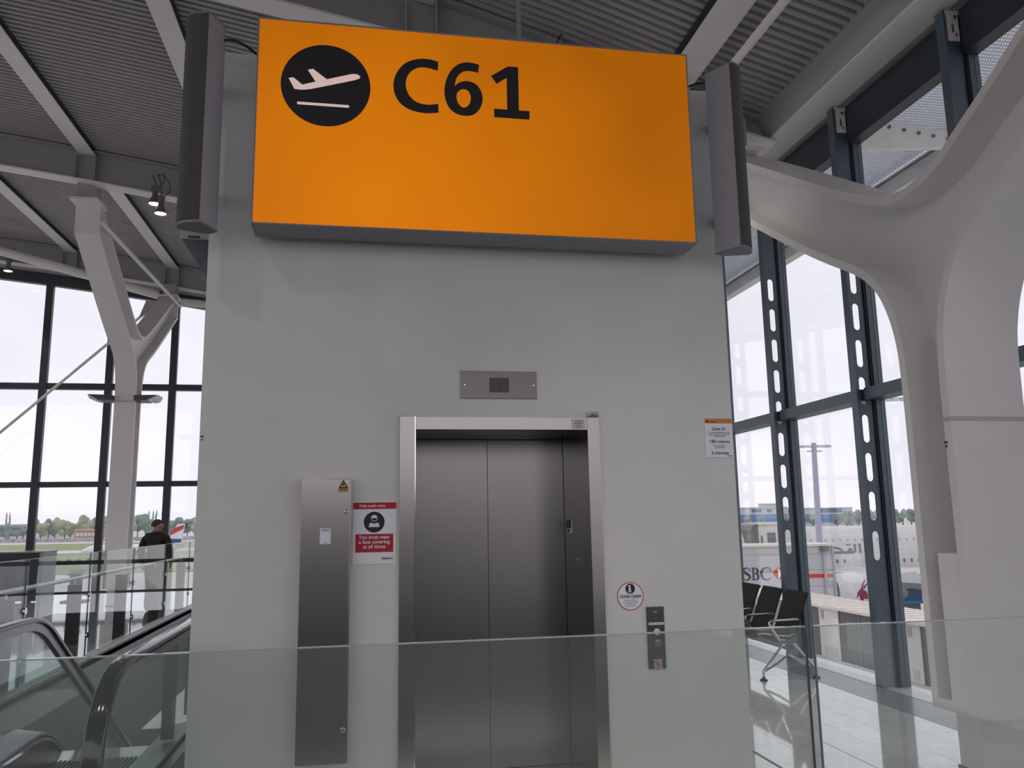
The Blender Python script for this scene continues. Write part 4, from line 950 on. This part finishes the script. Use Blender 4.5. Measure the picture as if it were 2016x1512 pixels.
for s_, z0 in ((14, -8.0), (62, -8.0)):
    obj('wheel', B().lathe([(.65,-.3),(.65,.3)], E3(DA, s_, GZ+.65), tuple(ef), 18), black, t); obj('gear_strut', B().tube([tuple(E3(DA, s_, GZ+.65)), tuple(E3(DA, s_, -6.5))], .2, 8), lampb, t)
t = thing('apron_loader', 'blue loading vehicle under the airliner wing', 'vehicle', tuple(E3(88, 40.5, GZ)))
blu = mat('bright_blue_vehicle_paint', (.03,.22,.42), .4)
obj('platform', B().obox(E3(88, 38.9, -7.75), er*4.2, ef*2.0, (0,0,.3)), blu, t); obj('body', B().obox(E3(88, 41.0, -7.45), er*1.6, ef*1.8, (0,0,1.1)), mat('dark_blue_vehicle', (.03,.10,.22), .4), t)
obj('lift_frame', B().obox(E3(88.5, 39.4, GZ+.9), er*3.2, ef*1.0, (0,0,2.0)), lampb, t)
for q in (0, 3.2): obj('wheel', B().lathe([(.55,-.2),(.55,.2)], E3(88.2, 39.2+q, GZ+.55), tuple(ef), 16), black, t)

# boarding bridge with lettering
bw = mat('pale_bridge_panel', (.54,.54,.55), .5, noise=.03, nscale=.5)
cream = mat('cream_bridge_paint', (.76,.71,.63), .55, noise=.04, nscale=1)
DB = 55.0
def face(s_, z, off=.0): return E3(DB-off, s_, z)
pxs = lambda px_: 14.96+(px_-1461)*.0333      # sideways metres along the bridge's own face
t = thing('boarding_bridge', 'pale boarding bridge tunnel with a red stripe and serif letters', 'bridge', tuple(E3(DB, 12, GZ)))
sR = 21.05; sL = 12.6
obj('tunnel', B().obox(E3(DB, sL, -4.6), er*(sR-sL), ef*3.2, (0,0,4.2)), bw, t)
for z in (-.95, -1.95, -3.0): obj('panel_joint', B().obox(E3(DB-.02, sL, z), er*(sR-sL), ef*.02, (0,0,.03)), mat('grey_joint_line', (.40,.40,.42), .6), t)
obj('roof_edge', B().obox(E3(DB-.12, sL, -.42), er*(sR-sL+.1), ef*3.4, (0,0,.14)), cream, t)
obj('end_frame', B().obox(E3(DB-.15, sR-.75, -4.6), er*.18, ef*.15, (0,0,4.1)).obox(E3(DB-.1, sR-.12, -4.6), er*.14, ef*3.3, (0,0,4.25)), mat('light_grey_post', (.44,.45,.48), .5), t)
obj('floodlight', B().obox(E3(DB-.4, sR-.9, -.75), er*.5, ef*.35, (0,0,.3)), lampb, t)
redb = mat('red_bridge_paint', (.66,.035,.03), .5)
zc0 = -2.14
obj('red_stripe', B().obox(E3(DB-.025, pxs(1568), -2.46), er*(sR-pxs(1568)), ef*.02, (0,0,.24)), redb, t)
hw = pxs(1561)-pxs(1521); c0 = pxs(1541); hh = .375
def bface(name, l, m, off=.03): obj(name, B().plate([l], (E3(DB-off, 0, 0), er, (0,0,1), -ef), .01), m, t)
bface('emblem_field', [(c0-hw/4,zc0-hh),(c0+hw/4,zc0-hh),(c0+hw/4,zc0+hh),(c0-hw/4,zc0+hh)], white, .026)
bface('emblem_red', [(c0-hw/2,zc0),(c0-hw/4,zc0-hh),(c0-hw/4,zc0+hh)], redb); bface('emblem_red', [(c0+hw/2,zc0),(c0+hw/4,zc0+hh),(c0+hw/4,zc0-hh)], redb)
bface('emblem_red', [(c0-hw/4,zc0+hh),(c0,zc0),(c0+hw/4,zc0+hh)], redb); bface('emblem_red', [(c0-hw/4,zc0-hh),(c0+hw/4,zc0-hh),(c0,zc0)], redb)
# serif capitals
let = mat('charcoal_lettering', (.035,.045,.06), .5)
LH = .80; zb = -2.55
def glyph(loops, x0, wd):
    bface('letter', [(x0+a_*wd, zb+h*LH) for a_, h in loops[0]], let) if len(loops) == 1 else obj('letter', B().plate([[(x0+a_*wd, zb+h*LH) for a_, h in l] for l in loops], (E3(DB-.03, 0, 0), er, (0,0,1), -ef), .01), let, t)
def ribbon(pts, x0, wd):
    n = len(pts); U, D = [], []
    for i, (a_, h, w_) in enumerate(pts):
        p, q = pts[max(i-1,0)], pts[min(i+1,n-1)]; dx, dz = (q[0]-p[0])*wd, (q[1]-p[1])*LH; l = math.hypot(dx, dz); nx, nz_ = -dz/l*w_/2, dx/l*w_/2
        X, Z = x0+a_*wd, zb+h*LH; U.append((X+nx, Z+nz_)); D.append((X-nx, Z-nz_))
    bface('letter', U+D[::-1], let)
Hh = [(0,0),(.36,0),(.36,.06),(.26,.06),(.26,.47),(.74,.47),(.74,.06),(.64,.06),(.64,0),(1,0),(1,.06),(.92,.06),(.92,.94),(1,.94),(1,1),(.64,1),(.64,.94),(.74,.94),(.74,.55),(.26,.55),(.26,.94),(.36,.94),(.36,1),(0,1),(0,.94),(.08,.94),(.08,.06),(0,.06)]
glyph([Hh], pxs(1438), pxs(1459)-pxs(1438))
ribbon([(.92,.72,.03),(.90,.90,.05),(.70,.97,.05),(.45,.98,.07),(.22,.92,.10),(.12,.76,.14),(.25,.62,.16),(.5,.53,.17),(.78,.42,.16),(.90,.25,.14),(.80,.09,.10),(.55,.02,.07),(.30,.03,.05),(.10,.10,.05),(.05,.30,.03)], pxs(1461), pxs(1477)-pxs(1461))
Bo = [(0,0),(.55,0),(.80,.04),(.95,.14),(1,.27),(.95,.40),(.75,.50),(.88,.58),(.93,.72),(.88,.88),(.72,.97),(.5,1),(0,1),(0,.94),(.12,.94),(.12,.06),(0,.06)]
glyph([Bo, [(.32,.07),(.32,.48),(.52,.48),(.70,.42),(.76,.28),(.70,.13),(.52,.07)][::1], [(.32,.55),(.32,.93),(.5,.93),(.64,.87),(.69,.74),(.62,.60),(.48,.55)]], pxs(1479), pxs(1494)-pxs(1479))
ribbon([(.97,.66,.03),(.95,.92,.04),(.80,.97,.05),(.58,.99,.06),(.32,.92,.10),(.15,.74,.15),(.10,.50,.17),(.15,.26,.15),(.32,.08,.10),(.58,.01,.06),(.80,.04,.05),(.97,.16,.04)], pxs(1496), pxs(1517)-pxs(1496))
# bridge head cabin
t = thing('bridge_cabin', 'white boarding bridge cabin docked against the airliner', 'cabin', tuple(E3(60, 18, -.4)))
s0_, s1_ = 17.68, 19.95
obj('cabin_body', B().obox(E3(60, s0_, -.42), er*(s1_-s0_), ef*3, (0,0,1.45)), mat('white_cabin_paint', (.66,.65,.63), .5), t)
obj('cabin_roof', B().obox(E3(59.8, s0_-.1, 1.0), er*(s1_-s0_+.2), ef*3.3, (0,0,.12)), cream, t)
obj('canopy_bellows', B().loops([[tuple(E3(60+q, s0_-a_, z)) for a_, z in ((0,-.42),(0,1.05),(.45,.9),(.5,.6),(.2,-.42))] for q in (0, 3)]), lampb, t)
obj('cabin_window', B().obox(E3(59.98, s0_+.6, -.30), er*.6, ef*.02, (0,0,.7)), acd, t); obj('cabin_door', B().obox(E3(59.98, s0_+.12, -.35), er*.15, ef*.02, (0,0,.55)), acd, t)

# covered walkway alongside the terminal
WX = 22.0
t = thing('link_walkway', 'cream covered walkway with dark glazing outside the side window wall', 'walkway', (WX, 34, -5.2))
wkg = mat('dark_walkway_glass', (.10,.105,.10), .12); wkw = mat('warm_white_panel', (.70,.68,.63), .5)
obj('floor_deck', B().box(WX-.05, WX+3, 14, 48, -5.45, -5.17), cream, t)
obj('sill_rail', B().box(WX-.12, WX-.02, 14, 48, -5.25, -5.10), mat('grey_walkway_sill', (.50,.51,.52), .5), t)
obj('back_wall', B().box(WX+2.9, WX+3, 14, 48, -5.2, -2.87), wkg, t)
R0 = obj('roof', B().loops([[(WX-.25, y, -2.80), (WX+3.2, y, -2.86), (WX+3.2, y, -2.76), (WX-.25, y, -2.68)] for y in (14, 48)]), cream, t)
for k in range(42): obj('roof_seam', B().obox((WX-.25, 14+.8*k, -2.69), (3.4,0,-.07), (0,.05,0), (0,0,.035)), mat('tan_roof_seam', (.64,.59,.52), .6), R0)
yb = [(14,16.6,0),(16.6,17.8,1),(17.8,22.5,0),(22.5,23.9,1),(23.9,30.47,0),(30.47,31.43,1),(31.43,36.30,0),(36.30,37.97,1),(37.97,43,0),(43,44.6,1),(44.6,48,0)]
for a, c, k in yb:
    if k:
        q = obj('wall_panel', B().box(WX-.03, WX+.06, a, c, -5.15, -2.81), wkw, t, bevel=.01)
        obj('vent', B().box(WX-.05, WX-.03, a+.25, c-.35, -5.0, -4.6), mat('pale_vent_grille', (.56,.55,.52), .6), q)
        obj('hatch', B().box(WX-.05, WX-.03, c-.45, c-.2, -3.35, -2.95), mat('grey_hatch', (.38,.38,.36), .6), q)
    else:
        n = max(1, round((c-a)/1.65))
        for i in range(n):
            ya, yb_ = a+(c-a)*i/n, a+(c-a)*(i+1)/n
            g = obj('glazing', B().box(WX+.02, WX+.04, ya+.04, yb_-.04, -5.1, -2.83), wkg, t)
            obj('glazing_post', B().box(WX, WX+.06, yb_-.05, yb_+.05, -5.15, -2.81), mat('dark_grey_post', (.16,.165,.17), .5), t)
            obj('brace', B().bar((WX+.10, ya+.1, -2.95), (WX+.10, yb_-.15, -5.0), .06, .06), mat('tan_brace', (.34,.31,.25), .6), g)
for Y in (18, 26, 34, 42): obj('support_leg', B().box(WX+1.2, WX+1.6, Y, Y+.4, GZ, -5.4), lampb, t)
o = obj('traffic_cone', B().lathe([(.30,0),(.30,.05),(.20,.05),(.16,.3),(.06,.75),(.0,.76)], (31, 51, GZ), (0,0,1), 14, cap=False), mat('orange_cone_plastic', (.75,.22,.06), .5), loc=(31, 51, GZ)); tag(o, 'small orange cone on the apron under the walkway', 'cone')
t = thing('baggage_dolly', 'low dark dolly parked under the walkway', 'dolly', (32, 51.5, GZ)); obj('bed', B().box(31.2, 34.5, 51.3, 53, GZ+.45, GZ+.65), lampb, t)
for x, y in ((31.6,51.5),(34.1,51.5),(31.6,52.8),(34.1,52.8)): obj('wheel', B().lathe([(.22,-.08),(.22,.08)], (x, y, GZ+.22), (0,1,0), 12), black, t)

# light mast
t = thing('apron_light_mast', 'tall apron light mast seen between the slotted mullions', 'mast', tuple(E3(70, 25.9, GZ)))
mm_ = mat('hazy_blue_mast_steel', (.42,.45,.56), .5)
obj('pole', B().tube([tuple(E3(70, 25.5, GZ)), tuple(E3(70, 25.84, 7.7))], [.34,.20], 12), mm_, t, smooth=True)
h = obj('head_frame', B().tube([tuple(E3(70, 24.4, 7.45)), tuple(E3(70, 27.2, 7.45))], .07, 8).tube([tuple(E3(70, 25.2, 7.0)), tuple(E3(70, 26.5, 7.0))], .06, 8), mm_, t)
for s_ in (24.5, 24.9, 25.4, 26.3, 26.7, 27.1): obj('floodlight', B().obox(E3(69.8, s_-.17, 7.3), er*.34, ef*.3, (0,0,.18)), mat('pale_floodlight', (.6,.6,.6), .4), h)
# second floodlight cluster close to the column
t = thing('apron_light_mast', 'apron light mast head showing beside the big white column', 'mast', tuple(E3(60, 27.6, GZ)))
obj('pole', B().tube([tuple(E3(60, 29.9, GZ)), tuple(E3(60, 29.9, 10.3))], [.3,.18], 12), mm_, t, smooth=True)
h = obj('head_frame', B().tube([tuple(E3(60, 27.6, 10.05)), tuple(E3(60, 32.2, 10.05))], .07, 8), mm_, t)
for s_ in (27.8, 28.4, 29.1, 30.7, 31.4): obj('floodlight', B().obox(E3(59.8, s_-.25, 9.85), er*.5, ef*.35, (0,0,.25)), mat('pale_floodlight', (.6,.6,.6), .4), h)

# far buildings
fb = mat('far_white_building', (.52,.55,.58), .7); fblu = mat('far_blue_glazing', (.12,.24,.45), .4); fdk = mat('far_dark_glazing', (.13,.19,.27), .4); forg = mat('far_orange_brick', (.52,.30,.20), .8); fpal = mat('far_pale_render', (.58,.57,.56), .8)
lat = lambda px_, dep: (px_-1008)/1604*dep*(.978 if px_ > 1008 else .992)
def slab(dep, px0, px1, z0, z1, m, thick=12): s0, s1 = lat(px0, dep), lat(px1, dep); return B().obox(E3(dep, s0, z0), er*(s1-s0), ef*thick, (0,0,z1-z0))
def far_building(label, dep, px0, px1, z1, m, bands):
    t = thing('far_building', label, 'building', tuple(E3(dep, lat((px0+px1)/2, dep), GZ)), 'buildings on the horizon')
    obj('wall', slab(dep, px0, px1, GZ, z1, m), m, t)
    for a, c, zz0, zz1, mb in bands:
        n = max(1, int((c-a)/7))
        for i in range(n): obj('window', slab(dep-.5, a+(c-a)*i/n+.5, a+(c-a)*(i+1)/n-.5, zz0, zz1, mb, .4), mb, t)
    obj('roof', slab(dep-1, px0-.5, px1+.5, z1, z1+.8, fpal, 14), fpal, t)
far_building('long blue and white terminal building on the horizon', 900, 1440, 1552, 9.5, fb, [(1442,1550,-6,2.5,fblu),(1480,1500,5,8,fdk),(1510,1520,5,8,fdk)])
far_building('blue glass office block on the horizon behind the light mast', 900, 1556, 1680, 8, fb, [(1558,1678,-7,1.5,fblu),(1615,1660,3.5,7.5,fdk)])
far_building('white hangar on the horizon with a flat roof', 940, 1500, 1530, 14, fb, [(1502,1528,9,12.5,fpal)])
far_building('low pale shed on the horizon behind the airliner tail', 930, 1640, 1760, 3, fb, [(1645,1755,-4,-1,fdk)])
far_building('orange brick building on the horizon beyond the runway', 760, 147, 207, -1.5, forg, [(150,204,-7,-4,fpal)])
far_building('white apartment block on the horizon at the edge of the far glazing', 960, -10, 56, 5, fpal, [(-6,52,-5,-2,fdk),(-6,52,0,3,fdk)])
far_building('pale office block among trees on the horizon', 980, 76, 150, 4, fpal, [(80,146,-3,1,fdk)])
# car park fence and perimeter strip
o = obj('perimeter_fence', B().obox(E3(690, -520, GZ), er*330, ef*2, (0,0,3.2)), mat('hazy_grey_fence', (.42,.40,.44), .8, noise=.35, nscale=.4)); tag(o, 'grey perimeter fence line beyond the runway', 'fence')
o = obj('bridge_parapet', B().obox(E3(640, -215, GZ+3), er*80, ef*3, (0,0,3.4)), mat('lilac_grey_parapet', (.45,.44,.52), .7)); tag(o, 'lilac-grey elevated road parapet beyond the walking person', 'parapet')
# taxiing aircraft
def small_jet(dep, s0, L, label, tail=True):
    t = thing('taxiing_airliner', label, 'aircraft', tuple(E3(dep, s0, GZ)), 'aircraft on the taxiway')
    acp = mat('bright_white_paint', (.78,.77,.78), .4)
    zc_ = GZ+3.8
    obj('fuselage', B().loops([[tuple(E3(dep+2*k_*math.cos(2*PI*j/16), s0+a_, zc_+u+2*k_*math.sin(2*PI*j/16))) for j in range(16)] for a_, k_, u in ((0,.05,-.4),(1,.4,-.3),(3,.8,-.1),(6,1,0),(L-12,1,0),(L-4,.5,.6),(L,.1,1.2))]), acp, t, smooth=True)
    obj('wing', B().loops([[tuple(E3(dep-1.5, s0+L*.45+a_, zc_-1+u)) for a_, u in ((0,0),(4,.3),(8,0),(4,-.2))], [tuple(E3(dep-18, s0+L*.65+a_, zc_+1+u)) for a_, u in ((0,0),(1.2,.1),(2.4,0),(1.2,-.1))]]), acp, t)
    F_ = obj('tail_fin', B().loops([[tuple(E3(dep+q, s0+a_, z)) for a_, z in ((L-8.5,zc_+1.6),(L-3.2,zc_+9),(L-.6,zc_+9),(L-1.8,zc_+1.4))] for q in (-.2,.2)]), acp, t)
    obj('red_flash', B().loops([[tuple(E3(dep-.3+q, s0+a_, z)) for a_, z in ((L-6.4,zc_+4.6),(L-4.2,zc_+7.6),(L-.8,zc_+8.6),(L-1.1,zc_+7.2))] for q in (0,.05)]), mat('tail_red', (.60,.04,.05), .4), F_)
    obj('blue_flash', B().loops([[tuple(E3(dep-.3+q, s0+a_, z)) for a_, z in ((L-8.2,zc_+2.0),(L-6.9,zc_+3.8),(L-1.6,zc_+3.6),(L-1.7,zc_+2.2))] for q in (0,.05)]), mat('tail_blue', (.05,.07,.30), .4), F_)
    obj('tailplane', B().loops([[tuple(E3(dep, s0+L-4+a_, zc_+1.5+u)) for a_, u in ((0,0),(2,.15),(4,0))], [tuple(E3(dep-7, s0+L-1.5+a_, zc_+2+u)) for a_, u in ((0,0),(1,.1),(2,0))]]), acp, t)
    for a_ in (L*.15, L*.5): obj('landing_gear', B().tube([tuple(E3(dep, s0+a_, GZ)), tuple(E3(dep, s0+a_, zc_-1))], .25, 8), lampb, t)
small_jet(300, -157, 38, 'white airliner with red and blue tail taxiing behind the walking person')
# far trees
leaf = [mat('hazy_green_foliage', (.30,.36,.30), .9, noise=.3, nscale=.12), mat('dark_green_foliage', (.24,.31,.28), .9, noise=.3, nscale=.12), mat('yellow_green_foliage', (.37,.41,.28), .9, noise=.3, nscale=.12)]  # greens paled and blued: distance haze put into the foliage colour
bark = mat('grey_brown_bark', (.16,.13,.11), .9)
def far_tree(dep, px_, h, w_, k, label, tall=False):
    s_ = lat(px_, dep); c = E3(dep, s_, GZ)
    t = thing('far_tree', label, 'tree', tuple(c), 'trees on the horizon')
    obj('trunk', B().tube([tuple(c), tuple(c+Vector((0,0,h*.5)))], .5, 6), bark, t)
    b = B(); rnd = random.Random(int(px_*7+dep))
    n = 5 if tall else 11
    for i in range(n):
        if tall: b.sphere(tuple(c+Vector((rnd.uniform(-.15,.15)*w_, 0, h*(.25+.17*i)))), (w_*(.5-.07*i), w_*(.5-.07*i), h*.16), 8, 6)
        else:
            a = rnd.uniform(0, 2*PI); q = rnd.uniform(0, .38)*w_; zz = rnd.uniform(.35, .85)*h
            b.sphere(tuple(c+Vector((q*math.cos(a), q*math.sin(a), zz))), (w_*.28*rnd.uniform(.8,1.2), w_*.28, h*.19*rnd.uniform(.8,1.2)), 8, 6)
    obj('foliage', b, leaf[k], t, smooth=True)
rt = random.Random(3)
ORD = 'first second third fourth fifth sixth seventh eighth ninth tenth eleventh twelfth thirteenth fourteenth fifteenth sixteenth seventeenth eighteenth nineteenth twentieth twenty-first twenty-second twenty-third twenty-fourth twenty-fifth twenty-sixth twenty-seventh twenty-eighth twenty-ninth'.split()
desc = ['hazy green round tree', 'dark green round tree', 'yellow-green round tree']
where = ['left of the far mullions', 'behind the perimeter fence', 'near the orange brick building', 'behind the Y-shaped column', 'near the walking person', 'by the edge of the lift wall']
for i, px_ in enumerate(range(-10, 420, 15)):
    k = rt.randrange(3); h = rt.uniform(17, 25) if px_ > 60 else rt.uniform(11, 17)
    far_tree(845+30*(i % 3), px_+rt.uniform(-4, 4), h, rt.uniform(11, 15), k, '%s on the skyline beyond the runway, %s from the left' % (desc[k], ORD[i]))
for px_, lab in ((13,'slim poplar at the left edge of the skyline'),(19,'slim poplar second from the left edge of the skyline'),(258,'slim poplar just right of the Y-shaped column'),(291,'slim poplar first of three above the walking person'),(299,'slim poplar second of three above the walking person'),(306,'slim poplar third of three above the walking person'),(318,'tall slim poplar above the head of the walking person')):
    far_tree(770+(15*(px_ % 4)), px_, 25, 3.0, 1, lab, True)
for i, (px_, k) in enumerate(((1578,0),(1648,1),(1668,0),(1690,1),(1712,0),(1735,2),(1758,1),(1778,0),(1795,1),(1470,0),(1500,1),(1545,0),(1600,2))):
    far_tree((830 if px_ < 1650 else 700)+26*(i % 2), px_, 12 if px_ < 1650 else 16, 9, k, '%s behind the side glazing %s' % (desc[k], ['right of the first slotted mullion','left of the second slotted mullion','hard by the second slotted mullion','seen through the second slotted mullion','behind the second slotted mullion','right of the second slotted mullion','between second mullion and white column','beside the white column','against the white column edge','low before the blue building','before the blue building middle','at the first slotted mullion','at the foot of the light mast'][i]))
